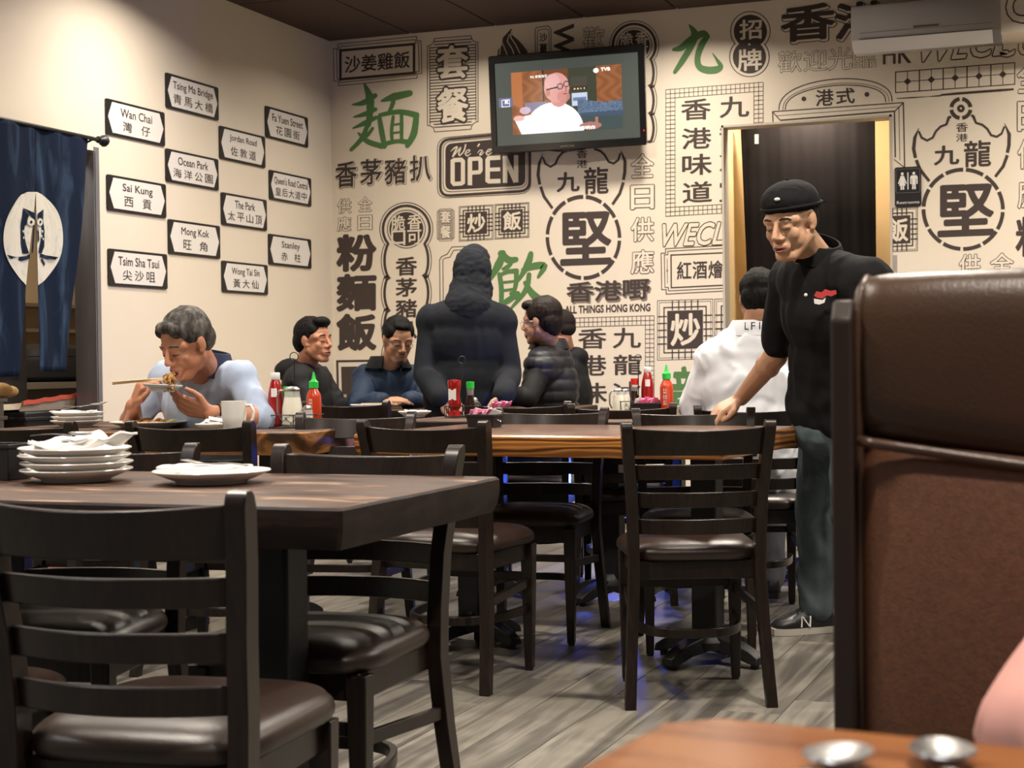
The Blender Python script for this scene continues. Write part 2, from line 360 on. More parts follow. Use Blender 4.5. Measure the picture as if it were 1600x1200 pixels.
# corridor behind the doorway
h = MB()
h.box((DXL-.1, D+.12, 0), (DXL, D+1.0, 2.9)); h.box((DXR, D+.12, 0), (DXR+.1, D+1.0, 2.9)); h.box((DXL-.1, D+.95, 0), (DXR+.1, D+1.05, 2.9)); h.box((DXL-.1, D+.12, 2.75), (DXR+.1, D+1.0, 2.85))
struct(obj('wall_corridor', h, M['yellow'], smooth=None))
jb = MB().box((DXL, D-.004, 0), (DXL+.014, D+.125, DZT)).box((DXR-.014, D-.004, 0), (DXR, D+.125, DZT)).box((DXL, D-.004, DZT-.014), (DXR, D+.125, DZT))
struct(obj('trim_1', jb, mat('pale_jamb_paint', (.50, .45, .38), .6), smooth=None))
area((DXL+.5, D+.16, 2.72),   .25, 26, WARM, target=(DXL+.3, D+.7, 1.0))
# kitchen beyond the left wall
k = MB().box((-7.25, 3.5, 0), (-7.15, 10.5, CEIL)).box((-7.2, 10.4, 0), (XL-.12, 10.5, CEIL)).box((-7.2, 3.4, 0), (XL-.12, 3.5, CEIL))
struct(obj('wall_kitchen', k, M['kitch'], smooth=None))
kf = struct(obj('floor_kitchen', MB().box((-7.15, 3.5, -.006), (XL-.001, 10.4, -.002)), M['floorbase'], smooth=None))
tm = MB().box((.003, .003, -.004), (.197, .197, .002)).mesh('tile'); fix(tm, 30); tm.materials.append(M['redtile'])
for i in range(10):
    for j in range(18):
        o = bpy.data.objects.new('tile', tm); COL.objects.link(o); o.parent = kf; o.location = (XL-.2*(i+1), 4.7+.2*j, 0)
area((-6.0, 6.2, CEIL-.1), .6, 48, WARM); area((-5.9, 8.2, CEIL-.1), .5, 22, WARM)
j0 = MB().box((XL-.125, OYE-.012, 0), (XL+.006, OYE, OZT-.01)).box((XL+.0005, OYE-.006, 0), (XL+.006, OYE+.035, OZT+.02))
struct(obj('trim_2', j0, M['jamb'], smooth=None))

# ------------------------------------------------------------------ printed mural
_G = {}; _N = [1]
def glyph(body, off=0.0, shear=0.0, sp=1.0):
    k = (body, off, shear, sp)
    if k in _G: return _G[k]
    c = bpy.data.curves.new('t', 'FONT'); c.body = body; c.offset = off; c.resolution_u = 3; c.shear = shear; c.space_character = sp
    o = bpy.data.objects.new('t', c); COL.objects.link(o)
    dg = bpy.context.evaluated_depsgraph_get(); me = bpy.data.meshes.new_from_object(o.evaluated_get(dg))
    V = [(v.co.x, v.co.y) for v in me.vertices]; Fc = [tuple(p.vertices) for p in me.polygons]
    bpy.data.objects.remove(o); bpy.data.curves.remove(c); bpy.data.meshes.remove(me)
    _G[k] = (V, Fc); return _G[k]
def fit(body, off, shear, sp, bold_rep=0):
    """glyph scaled to the unit box; weight is added by overlaying shifted copies"""
    V0, F0 = glyph(body, 0, shear, sp); xs = [v[0] for v in V0]; ys = [v[1] for v in V0]
    bx = (min(xs), max(xs), min(ys), max(ys)); bw, bh = bx[1]-bx[0], bx[3]-bx[2]
    g = min(off, .06)*.5 if off else 0; n = 0 if off <= 0 else (6 if off < .012 else 8 if off < .04 else 12); V, Fc = [], []
    _N[0] = n+1
    for (dx, dy) in [(0, 0)]+[(off*math.cos(2*PI*i/n), off*math.sin(2*PI*i/n)) for i in range(n)]:
        o = len(V); V += [((x+dx-bx[0])/bw, (y+dy-bx[2])/bh) for x, y in V0]; Fc += [tuple(i+o for i in f_) for f_ in F0]
    return V, Fc, bw, bh
INK, BEI, GRN, IN2 = 0, 1, 2, 3
class Print:
    """flat print on a plane: pixel coordinates of the photo are turned into wall coordinates"""
    def __init__(s, uv, at, lay=.0011): s.mb = MB(); s.uv = uv; s.at = at; s.lay = lay; s.tf = None; s.l0 = 1; s.k = 0
    def P(s, p, l): 
        u = s.uv(*p)
        if s.tf: u = s.tf(u)
        return s.at(u[0], u[1], (s.l0+l)*s.lay+(s.k % 40)*2.2e-5)
    def poly(s, pts, mi=INK, l=0): s.k += 1; s.mb.add([s.P(p, l) for p in pts], [tuple(range(len(pts)))], mi)
    def rib(s, pts, wd, mi=INK, l=0, closed=False, round_=False):
        s.k += 1; n = len(pts); ws = wd if isinstance(wd, (list, tuple)) else [wd]*n; A = []; B = []
        for i, p in enumerate(pts):
            q0 = Vector(pts[(i-1) % n]) if (closed or i) else None; q1 = Vector(pts[(i+1) % n]) if (closed or i < n-1) else None; p = Vector(p)
            d0 = (p-q0).normalized() if q0 is not None else None; d1 = (q1-p).normalized() if q1 is not None else None
            if d0 is None: d0 = d1
            if d1 is None: d1 = d0
            t = (d0+d1).normalized() if (d0+d1).length > 1e-5 else d0; nn = Vector((-t.y, t.x)); c = max(.4, nn.dot(Vector((-d1.y, d1.x))))
            A.append(p+nn*ws[i]/2/c); B.append(p-nn*ws[i]/2/c)
        V = [s.P(tuple(a), l) for a in A]+[s.P(tuple(b), l) for b in B]; m_ = n if closed else n-1
        s.mb.add(V, [(i, (i+1) % n, n+(i+1) % n, n+i) for i in range(m_)], mi)
        if round_:
            for i in (0, -1): s.disc(pts[i], ws[i]/2, mi, l, 10)
            for i in range(1, n-1): s.disc(pts[i], ws[i]/2, mi, l, 12)
    def brush(s, pts, ws, mi=GRN, l=0):          # smooth brush stroke
        P_, W_ = [], []
        n = len(pts)
        for i in range(n-1):
            p0, p1, p2, p3 = [Vector(pts[max(0, min(n-1, k_))]) for k_ in (i-1, i, i+1, i+2)]
            for q in range(5):
                t = q/5; P_.append(tuple(.5*((2*p1)+(-p0+p2)*t+(2*p0-5*p1+4*p2-p3)*t*t+(-p0+3*p1-3*p2+p3)*t**3))); W_.append(ws[i]+(ws[i+1]-ws[i])*t)
        P_.append(tuple(pts[-1])); W_.append(ws[-1]); s.rib(P_, W_, mi, l)
        for i in (0, -1): s.disc(P_[i], W_[i]/2, mi, l, 10)
    def disc(s, c, r, mi=INK, l=0, n=32, ry=None):
        ry = ry or r; s.poly([(c[0]+r*math.cos(2*PI*i/n), c[1]+ry*math.sin(2*PI*i/n)) for i in range(n)], mi, l)
    def ring(s, c, r, wd, mi=INK, l=0, a0=0, a1=360, n=40, ry=None):
        ry = ry or r; full = (a1-a0) >= 360
        pts = [(c[0]+r*math.cos(math.radians(a0+(a1-a0)*i/n)), c[1]+ry*math.sin(math.radians(a0+(a1-a0)*i/n))) for i in range(n if full else n+1)]
        s.rib(pts, wd, mi, l, closed=full)
    def frame(s, q, wd, mi=INK, l=0): s.rib(q, wd, mi, l, closed=True)
    def line(s, a, b, wd, mi=INK, l=0): s.rib([a, b], wd, mi, l)
    def text(s, body, box, mi=INK, l=0, off=.0, shear=0, sp=1.0, out=None, ow=.03, sl=0.0, rot=0):
        """box = x0,y0,x1,y1 in photo pixels; sl = slope of the baseline; out = colour of an outline"""
        x0, y0, x1, y1 = box
        def put(V, Fc, mi, l):
            n = _N[0]; m_ = len(V)//n; k0 = s.k; s.k = 0
            pts = []
            for i, (u, v) in enumerate(V):
                if rot: u, v = (1-v, u) if rot > 0 else (v, 1-u)
                s.k = i//m_
                px = x0+(x1-x0)*u; py = y1+(y0-y1)*v+sl*(px-(x0+x1)/2); pts.append(s.P((px, py), l))
            s.k = k0
            s.mb.add(pts, Fc, mi)
        if out is not None:
            V2, F2, _, _ = fit(body, off*.5+ow*1.15, shear, sp); put(V2, F2, out, l); l += 1
        V, Fc, gw, gh = fit(body, off*.5, shear, sp)
        put(V, Fc, mi, l)
    def done(s, name, parent, mats, clips=(), loc=None):
        me = s.mb.mesh(name)
        if clips:
            import bmesh
            b = bmesh.new(); b.from_mesh(me)
            for (co, no) in clips:
                bmesh.ops.bisect_plane(b, geom=b.verts[:]+b.edges[:]+b.faces[:], plane_co=co, plane_no=no, clear_outer=True)
            b.to_mesh(me); b.free()
        for mm in mats: me.materials.append(mm)
        o = bpy.data.objects.new(name, me); COL.objects.link(o); o.parent = parent
        return o
WMATS = [M['ink'], M['mural'], M['green'], M['ink2']]
def wallat(u, v, d): return (u, D-d, v)
CL_TOP = ((0, 0, CEIL-.004), (0, 0, 1)); CL_L = ((XL+.002, 0, 0), (-1, 0, 0)); CL_DL = ((DXL, 0, 0), (1, 0, 0)); CL_DR = ((DXR, 0, 0), (-1, 0, 0))
def WP(): return Print(wx, wallat)
def fin(p, clips=(), name='printed_sign'): return p.done(name, wall_back, WMATS, (CL_TOP, CL_L)+tuple(clips))
def S(o, k, pts): return [(o[0]+x/k, o[1]+y/k) for x, y in pts]
# 1 ginger chicken rice box
p = WP()
def notch(a, b, c, d, n, wd, p, l=0, mi=INK):   # frame with stepped corners: a tl, b tr, c br, d bl
    def o(q, dx, dy): return (q[0]+dx, q[1]+dy)
    p.rib([o(a, n, 0), o(b, -n, 0), o(b, -n, n), o(b, 0, n), o(c, 0, -n), o(c, -n, -n), o(c, -n, 0), o(d, n, 0), o(d, n, -n), o(d, 0, -n), o(a, 0, n), o(a, n, n)], wd, mi, l, closed=True)
notch((521, 69), (658, 57), (659, 122), (522, 134), 7, 1.1, p)
notch((526, 73), (654, 62), (655, 117), (527, 129), 5, 1.1, p)
p.frame([(532, 79), (647, 69), (647, 114), (532, 124)], 4)
p.text('沙姜雞飯', (539, 84, 640, 110), off=.035, sl=-.085)
fin(p)
# 2 set meal banner
p = WP()
def concave(x0, y0, x1, y1, n, wd, sl, p, mi=INK, l=0):
    q = lambda x, y: (x, y+sl*(x-x0)); R = []
    for (cx, cy, a) in ((x0, y0, 90), (x1, y0, 180), (x1, y1, 270), (x0, y1, 360)):
        for t in range(6):
            an = math.radians(a-90*t/5) if True else 0
            R.append((cx, cy, an))
    pts = []
    cs = [((x0, y0), (0, 1), (1, 0)), ((x1, y0), (-1, 0), (0, 1)), ((x1, y1), (0, -1), (-1, 0)), ((x0, y1), (1, 0), (0, -1))]
    for (c, u, v) in cs:
        for t in range(6):
            a = PI/2*t/5; pts.append(q(c[0]+n*(u[0]*math.cos(a)+v[0]*math.sin(a)), c[1]+n*(u[1]*math.cos(a)+v[1]*math.sin(a))))
    p.rib(pts, wd, mi, l, closed=True); return pts
concave(668, 61, 747, 207, 11, 1.2, -.075, p)
for i in range(30):
    y = 66+i*4.62
    inn = 10 if i in (0, 1, 28, 29) else 3
    p.line((668+inn, y-.075*inn), (746-inn+1, y-.075*(78-inn)), 1.5)
p.line((671.5, 73), (672, 195), 1.2); p.line((743.5, 68), (744, 189), 1.2)
p.text('套', (684, 72, 731, 122), BEI, 1, off=.05, out=INK, ow=.05, sl=-.07)
p.text('餐', (684, 138, 731, 190), BEI, 1, off=.05, out=INK, ow=.05, sl=-.07)
fin(p)
# 3 green noodle brush character
p = WP(); k = 3.871; o_ = (510, 30)
for pts, ws in [([(232, 395), (262, 470), (265, 540), (255, 640)], [14, 50, 46, 30]), ([(157, 517), (225, 505), (295, 462)], [8, 34, 30]),
                ([(165, 592), (230, 575), (298, 545)], [8, 30, 24]), ([(160, 660), (230, 630), (300, 595)], [8, 32, 24]),
                ([(255, 625), (215, 720), (150, 790)], [26, 30, 22]), ([(195, 690), (250, 740), (335, 768)], [14, 32, 34]), ([(280, 660), (250, 700), (200, 745)], [18, 24, 16]),
                ([(333, 495), (410, 470), (505, 448)], [12, 48, 38]), ([(405, 500), (395, 530), (380, 560)], [28, 26, 20]),
                ([(320, 590), (335, 680), (352, 768)], [26, 34, 30]), ([(325, 580), (440, 560), (545, 580)], [24, 30, 38]), ([(545, 580), (530, 690), (490, 765)], [34, 42, 30]),
                ([(405, 590), (395, 670), (398, 740)], [20, 22, 20]), ([(455, 580), (455, 660), (455, 735)], [22, 24, 20]), ([(400, 640), (455, 632)], [14, 14]), ([(398, 690), (455, 682)], [14, 14]),
                ([(350, 755), (430, 738), (505, 745)], [28, 26, 34])]:
    p.brush(S(o_, k, pts), [w_/k for w_ in ws])
fin(p)
# 4 flame
p = WP(); o_ = (760, 30); k = 5.217
p.poly(S(o_, k, [(90, 290), (95, 250), (125, 215), (135, 150), (205, 75), (212, 130), (270, 180), (300, 215), (335, 260), (335, 420), (90, 420)]))
p.rib(S(o_, k, [(205, 95), (200, 150), (240, 210), (285, 300)]), 1.6, BEI, 1); p.rib(S(o_, k, [(190, 120), (170, 180), (210, 240), (230, 300)]), 1.4, BEI, 1)
p.rib(S(o_, k, [(130, 190), (150, 240), (175, 300)]), 1.2, BEI, 1); p.rib(S(o_, k, [(115, 215), (108, 290)]), 1.4, BEI, 1)
fin(p)
# 5 little plaque and 6 turned letters and 7 sketched character
p = WP(); p.rib([(838, 43), (857, 40.5), (861, 46), (861, 90), (837, 90), (836, 49)], 1.2, closed=True); p.rib([(841, 47), (855, 45), (858, 49), (858, 90), (840, 90), (840, 51)], 1, closed=True)
p.text('沙', (843, 52, 855, 65), off=.04); p.text('薑', (843, 68, 855, 81), off=.04); fin(p)
p = WP(); p.text('WE', (866, 38, 896, 106), off=.05, rot=-1); fin(p)
p = WP(); p.text('歡', (911, 42, 944, 78), BEI, 0, out=INK, ow=.022, sl=-.08); fin(p)
# scalloped crispy badge
def badge(c, R, px, rows, bott, xin=8, chars=('脆', '香', '口', '可'), clip=()):
    p = WP(); cx, cy = c
    def outline(off):
        pts = []
        a = 38
        for t in range(25): 
            an = math.radians(180-a+ (180+2*a)*t/24); pts.append((cx+(R+off)*math.cos(an), cy+(R+off)*math.sin(an)))
        right = []; y = cy+(R)*math.sin(math.radians(a))
        for i in range(rows):
            for t in range(9):
                an = math.radians(-50+100*t/8); h = bott/2
                right.append((cx+R-xin+off+(math.cos(an)-math.cos(math.radians(50)))*h*.62, y+h*(1+math.sin(an)/math.sin(math.radians(50)))))
            y += bott
        left = [(2*cx-x, yy) for x, yy in reversed(right)]
        return pts+right+left
    p.rib(outline(3.5), 1.2, closed=True); p.rib(outline(-1.5), 4, closed=True)
    p.ring(c, R*.78, 1.2); p.disc(c, R*.70)
    s_ = R*.30
    for ch, (dx, dy) in zip(chars, ((-.34, -.26), (.34, -.30), (-.33, .36), (.33, .34))):
        x = cx+dx*R; y = cy+dy*R; p.text(ch, (x-s_*.93, y-s_, x+s_*.93, y+s_), BEI, 1, off=.03, sl=-.05)
    return p
p = badge((991, 71), 35, 0, 3, 43); fin(p)
p = badge((635, 358), 38, 0, 5, 51)
for ch, y in zip('香茅豬扒', (416, 449, 482, 515)): p.text(ch, (619, y-14, 651, y+14), off=.045, sl=-.03)
fin(p)
# green nine
p = WP(); o_ = (1000, 0); k = 5
for pts, ws in [([(385, 195), (428, 262), (405, 350), (335, 470), (272, 565)], [10, 60, 50, 48, 30]), ([(262, 388), (325, 372), (400, 310), (490, 262), (530, 285)], [24, 52, 56, 52, 34]),
                ([(520, 290), (478, 360), (450, 450), (462, 520), (520, 548), (595, 545), (630, 518), (600, 465), (565, 415)], [44, 52, 46, 50, 58, 58, 40, 22, 5])]:
    p.brush(S(o_, k, pts), [w_/k for w_ in ws])
fin(p)
# signboard badge
p = WP()
def eight(r, off, c1=(1172.5, 49), c2=(1171, 89)):
    d = 20.; a = math.degrees(math.acos(min(1, d/(r+off)))); R = r+off; pts = []
    for t in range(21): an = math.radians(90+a+(360-2*a)*t/20); pts.append((c1[0]+R*math.cos(an), c1[1]+R*math.sin(an)))
    for t in range(21): an = math.radians(-90+a+(360-2*a)*t/20); pts.append((c2[0]+R*math.cos(an), c2[1]+R*math.sin(an)))
    return pts
p.rib(eight(31, 0), 1.4, closed=True)
p.disc((1172.5, 49), 26); p.disc((1171, 89), 26, l=0)
p.text('招', (1156, 31, 1190, 61), BEI, 1, off=.035, sl=-.05); p.text('牌', (1153, 77, 1190, 110), BEI, 1, off=.035, sl=-.05); p.disc((1171, 69.5), 1.7, BEI, 1)
fin(p)
# hong kong with a drop outline
p = WP()
for (ch, b) in (('香', (1222, 8, 1303, 62)), ('港', (1306, 4, 1385, 58))):
    p.text(ch, (b[0]+2, b[1]+3, b[2]+2, b[3]+3), BEI, 1, off=.06, out=INK, ow=.018, sl=-.085); p.text(ch, b, INK, 3, off=.055, sl=-.085)
fin(p)
# welcome in thin sketched characters
p = WP()
for ch, b in zip('歡迎光臨', ((1216, 80, 1252, 113), (1256, 78, 1292, 111), (1294, 74, 1331, 109), (1333, 78, 1368, 106))):
    p.text(ch, b, BEI, 0, out=INK, ow=.016, sl=-.07)
fin(p)
# pork chop row
p = WP()
for ch, x, y in (('香', 541, 273), ('茅', 580, 269), ('豬', 618, 268), ('扒', 657, 263)):
    p.text(ch, (x-15.5, y-19, x+17.5, y+20), BEI, 0, off=.045, out=INK, ow=.018, sl=-.06); p.text(ch, (x-16, y-20, x+16, y+19), INK, 2, off=.03, sl=-.06)
fin(p)
p = WP()
for ch, x, y in (('供', 538, 322), ('全', 570.5, 319), ('應', 538, 350), ('日', 570.5, 348)): p.text(ch, (x-10.5, y-11, x+10.5, y+11), BEI, 0, off=.03, out=INK, ow=.026, sl=-.04)
fin(p)
p = WP()
for ch, y in (('粉', 395), ('麵', 457), ('飯', 519)): p.text(ch, (528, y-27, 586, y+27), INK, 0, off=.085, sl=-.03)
fin(p)
# framed block low in the corner
p = WP(); p.frame([(527, 564.5), (622, 563), (624, 650), (529, 652)], 3.4); p.poly([(533, 573), (616, 571.5), (618, 642), (535, 643)]); p.frame([(538, 620), (541, 620), (541, 617), (538, 617)], 1, BEI, 1); fin(p)
# open sign
p = WP(); o_ = (680, 210); k = 10
def rr(q, r, wd=None, mi=INK, l=0):      # rounded quad, tl tr br bl
    pts = []; n = 4
    for i in range(4):
        c = Vector(q[i]); a = (Vector(q[i-1])-c).normalized()*r; b = (Vector(q[(i+1) % 4])-c).normalized()*r
        for t in range(n+1):
            s_ = t/n; pts.append(tuple(c+a*(1-s_)**2+b*s_**2))
    if wd: p.rib(pts, wd, mi, l, closed=True)
    else: p.poly(pts, mi, l)
rr([(683.5, 216), (829.5, 203), (829.5, 302), (683.5, 310)], 17, 1.1)
rr([(688, 219), (827.5, 206), (827.5, 298), (688, 306.5)], 15, 4.2)
rr([(692.5, 222), (823.5, 210), (823.5, 293), (692.5, 300.5)], 13, 1.0)
rr([(696, 225), (821, 213), (821, 290), (696, 297)], 11)
for pts, ws in [([(245, 265), (300, 215), (345, 200), (300, 290), (275, 350)], [8, 22, 24, 24, 20]), ([(280, 345), (360, 250), (400, 210), (370, 300), (385, 335)], [20, 18, 22, 22, 16]), ([(385, 335), (450, 260), (478, 160)], [16, 20, 22]),
                ([(460, 305), (520, 280), (545, 245), (500, 250), (475, 300), (500, 335), (560, 300)], [10, 14, 14, 16, 20, 18, 8]), ([(690, 155), (668, 188)], [26, 18]),
                ([(665, 290), (700, 250), (740, 255), (700, 310), (720, 320), (765, 275)], [8, 14, 16, 20, 18, 8]), ([(790, 290), (850, 265), (880, 235), (840, 235), (800, 290), (830, 320), (885, 285)], [10, 14, 14, 16, 20, 18, 8])]:
    p.brush(S(o_, k, pts), [w_/k for w_ in ws], BEI, 1)
def op(pts, w_=7): p.rib(S(o_, k, pts), w_, BEI, 1, round_=True)
p.rib(S(o_, k, [(275, 420), (300, 403), (410, 397), (436, 425), (436, 750), (410, 768), (300, 775), (275, 745)]), 6.6, BEI, 1, closed=True)
p.rib(S(o_, k, [(545, 795), (545, 385)]), 7, BEI, 1); p.rib(S(o_, k, [(520, 388), (690, 378), (710, 400), (712, 560), (690, 590), (545, 602)]), 6.4, BEI, 1)
p.rib(S(o_, k, [(1020, 362), (840, 372), (822, 400), (822, 720), (845, 735), (1022, 728)]), 7, BEI, 1); p.rib(S(o_, k, [(830, 552), (1018, 545)]), 6, BEI, 1)
p.rib(S(o_, k, [(1095, 760), (1095, 335)]), 7, BEI, 1); p.rib(S(o_, k, [(1266, 750), (1266, 325)]), 7, BEI, 1); p.rib(S(o_, k, [(1085, 345), (1265, 745)]), 8, BEI, 1)
fin(p)
# small striped plaque
p = WP(); concave(683, 327, 710, 377, 4, .8, -.05, p, IN2)
for i in range(22): p.line((684, 329+i*2.15), (709, 327.8+i*2.15), 1.1, IN2)
p.text('套', (688.5, 330, 704.5, 348), BEI, 1, off=.05, out=IN2, ow=.04); p.text('餐', (688.5, 353, 704.5, 372), BEI, 1, off=.05, out=IN2, ow=.04); fin(p)
# fried rice lattice frames
def lattice(cx, cy, r, ch, sl, p, rx=1.0):
    q = lambda x, y: (cx+x*r*rx, cy+y*r+sl*x*r*rx)
    sq = lambda a: [q(-a, -a), q(a, -a), q(a, a), q(-a, a)]
    p.frame(sq(1.0), .9); p.frame(sq(.93), .7); p.frame(sq(.76), 1.9); p.poly(sq(.645))
    for i in range(5):
        t = -.46+i*.23
        for s_ in (-1, 1):
            p.line(q(t, s_*.66), q(t, s_*.98), 1.9); p.line(q(s_*.66, t), q(s_*.98, t), 1.9)
    p.text(ch, (cx-r*.50*rx, cy-r*.52, cx+r*.52*rx, cy+r*.52), BEI, 1, off=.05, sl=sl)
p = WP(); lattice(744, 348.5, 27, '炒', -.055, p, .98); lattice(800, 345, 27, '飯', -.055, p, .98); fin(p)
p = WP(); lattice(1070.5, 515, 46.5, '炒', -.03, p, .93); lattice(1160, 512.5, 46.5, '飯', -.03, p, .93); fin(p, (CL_DL,))
p = WP(); lattice(1402, 359, 34, '飯', -.045, p, .93); fin(p, (CL_DR,))
# plain double frame
p = WP()
for d, w_ in ((0, 1.2), (5, 1.1)): p.rib([(688+d, 500), (687+d, 406), (690+d, 401+d/2), (699+d*.8, 397+d), (706+d*.6, 386+d), (735-d*.2, 384.5+d), (742, 396+d), (760, 400+d), (764-d, 404+d), (766-d, 500)], w_)
fin(p)
# green drink character
p = WP(); o_ = (510, 300); k = 3.529
for pts, ws in [([(975, 335), (950, 400), (895, 492)], [30, 46, 20]), ([(965, 340), (1005, 375), (1045, 372)], [40, 40, 30]), ([(975, 425), (1000, 412), (1020, 395)], [18, 26, 16]),
                ([(955, 455), (965, 530), (965, 610)], [26, 28, 26]), ([(955, 460), (1000, 440), (1048, 435)], [20, 24, 30]), ([(1048, 435), (1046, 500), (1035, 550)], [26, 26, 22]), ([(965, 500), (1040, 492)], [16, 14]), ([(968, 545), (1038, 535)], [16, 16]),
                ([(950, 625), (1000, 600), (1055, 560)], [16, 34, 30]), ([(1020, 560), (1050, 590)], [24, 14]),
                ([(1128, 340), (1110, 400), (1058, 490)], [28, 40, 14]), ([(1085, 430), (1150, 408), (1200, 410), (1168, 470)], [24, 40, 38, 14]),
                ([(1118, 455), (1100, 540), (1020, 640)], [26, 30, 14]), ([(1095, 500), (1150, 575), (1240, 618)], [22, 44, 26])]:
    p.brush(S(o_, k, pts), [w_/k for w_ in ws])
fin(p)
# kowloon badge, twice
rc = wx(1505, 327)
def bull(lc, kx, kz, target):
    p = WP(); c0 = Vector(rc)
    p.tf = lambda u: (lc[0]+(u[0]-c0[0])*kx, lc[1]+(u[1]-c0[1])*kz)
    for i in range(12): p.ring((1505, 327), 62, 6, a0=i*30+2+2, a1=i*30+30, n=6)
    k = 4; o_ = (1360, 140)
    for pts, ws in [([(303, 240), (278, 300), (270, 370), (282, 428)], [2, 20, 22, 20]), ([(287, 440), (310, 500), (368, 572)], [20, 20, 18]), ([(838, 210), (868, 280), (866, 350), (856, 395)], [2, 22, 22, 20]), ([(856, 410), (830, 480), (780, 545)], [20, 20, 18]),
                    ([(303, 260), (320, 300), (355, 318), (390, 300), (410, 260), (440, 230), (475, 218), (490, 175), (505, 168)], [12, 14, 14, 14, 14, 14, 14, 18, 14]),
                    ([(838, 230), (820, 275), (790, 295), (755, 285), (730, 245), (700, 220), (660, 208), (645, 170), (632, 158)], [12, 14, 14, 14, 14, 14, 14, 18, 14])]:
        P_ = S(o_, k, pts); n = len(P_); p.rib(P_, [w_/k for w_ in ws], INK, 0)
    if target:
        for i in range(4): p.ring((1501.5, 169.5), 15, 6, a0=i*90+8, a1=i*90+82, n=8)
        p.disc((1501.5, 169.5), 6); p.disc((1501.5, 169.5), 1.6, BEI, 1)
    p.text('香', (1494, 192, 1512, 206), off=.02, sl=-.05); p.text('港', (1494, 209, 1512, 221), off=.02, sl=-.05)
    p.text('九', (1460, 228, 1498, 257), off=.05, sl=-.05); p.text('龍', (1507, 220, 1548, 260), off=.035, sl=-.05); p.text('堅', (1467, 290, 1551, 367), off=.05, sl=-.04)
    return p
fin(bull(rc, 1, 1, True))
lc = wx(911.7, 371); kx = (wx(971.4, 371)[0]-wx(852.3, 371)[0])/(wx(1571, 327)[0]-wx(1440, 327)[0]); kz = (wx(911, 307)[1]-wx(911, 436)[1])/(wx(1505, 265)[1]-wx(1505, 391)[1])
fin(bull(lc, kx, kz, True))
# all day served, outlined column
p = WP()
for ch, y in (('全', 259), ('日', 308), ('供', 358.5), ('應', 409)): p.text(ch, (986.5, y-18, 1021, y+18), BEI, 0, off=.03, out=INK, ow=.026, sl=-.04)
fin(p)
p = WP()
for ch, x in (('香', 907), ('港', 950.5), ('嘢', 995)):
    p.text(ch, (x-19, 443+.045*(907-x), x+22, 474+.045*(907-x)), IN2, 0, off=.05, sl=-.04); p.text(ch, (x-21, 441+.045*(907-x), x+20, 471+.045*(907-x)), INK, 1, off=.04, sl=-.04)
p.text('ALL THINGS HONG KONG', (883, 476.5, 1016, 488), INK, 0, off=.07, sl=-.03)
fin(p)
# tile border panels
def tiles(x0, y0, x1, y1, nx, ny, sl0, sl1, p, wd=.9):
    q = lambda u, v: (x0+(x1-x0)*u, y0+(y1-y0)*v+(sl0*(1-v)+sl1*v)*(x1-x0)*u)
    for i in range(3): p.line(q(i/nx, 0), q(i/nx, 1), wd); p.line(q(1-i/nx, 0), q(1-i/nx, 1), wd); p.line(q(0, i/ny), q(1, i/ny), wd); p.line(q(0, 1-i/ny), q(1, 1-i/ny), wd)
    for i in range(nx+1):
        p.line(q(i/nx, 0), q(i/nx, 2/ny), wd); p.line(q(i/nx, 1), q(i/nx, 1-2/ny), wd)
    for i in range(ny+1):
        p.line(q(0, i/ny), q(2/nx, i/ny), wd); p.line(q(1, i/ny), q(1-2/nx, i/ny), wd)
p = WP(); tiles(1040.3, 140.3, 1192.5, 338, 21, 29, -.078, -.055, p)
for ch, x, y in (('香', 1087, 171), ('港', 1088, 216), ('味', 1088.5, 257), ('道', 1089, 300), ('九', 1147, 167), ('龍', 1147, 213), ('冰', 1147, 255), ('室', 1147, 298)):
    p.text(ch, (x-22, y-16, x+23, y+16), off=.03, sl=-.05)
fin(p)
# (the doorway cuts the panel: drop what lies inside the opening)
import bmesh
pan = [o for o in wall_back.children if o.name.startswith('printed_sign')][-1]
b = bmesh.new(); b.from_mesh(pan.data)
for co, no in (((DXL, 0, 0), (1, 0, 0)), ((0, 0, DZT), (0, 0, 1))):
    bmesh.ops.bisect_plane(b, geom=b.verts[:]+b.edges[:]+b.faces[:], plane_co=co, plane_no=no)
bmesh.ops.delete(b, geom=[f_ for f_ in b.faces if f_.calc_center_median().x > DXL and f_.calc_center_median().z < DZT], context='FACES')
b.to_mesh(pan.data); b.free()
p = WP(); tiles(879, 497.5, 1022, 700, 21, 29, -.03, 0, p)
for ch, x, y in (('香', 925, 529), ('九', 979, 528), ('港', 925, 571), ('龍', 980, 570), ('味', 926, 614), ('冰', 980, 612), ('道', 926, 656), ('室', 980, 656)):
    p.text(ch, (x-21, y-15.5, x+22, y+15.5), off=.03, sl=-.015)
fin(p)
p = WP(); p.text('WECLCOME', (1036, 347, 1240, 381), BEI, 0, off=.03, shear=.35, out=INK, ow=.030, sl=-.035); fin(p, (CL_DL,))
p = WP()
for d, n, w_ in ((0, 7, 1.3), (5, 5.5, 1.2)): notch((1033+d, 388.5+d*.8), (1300, 375+d*.8), (1302, 446-d*.8), (1034+d, 459.5-d), n, w_, p)
p.frame([(1048.5, 398.5), (1290, 388), (1290, 438), (1049, 449.5)], 2); p.line((1042.5, 404), (1043, 443), .8); p.disc((1042.5, 423), 1.2)
for i, ch in enumerate('紅酒燴牛'): p.text(ch, (1058+i*24.5, 409-i*.8, 1080+i*24.5, 436-i*.8), off=.035, sl=-.035)
fin(p, (CL_DL,))
p = WP(); p.text('龍', (1048, 574, 1115, 662), GRN, 0, off=.045, shear=.15); fin(p, (CL_DL,))
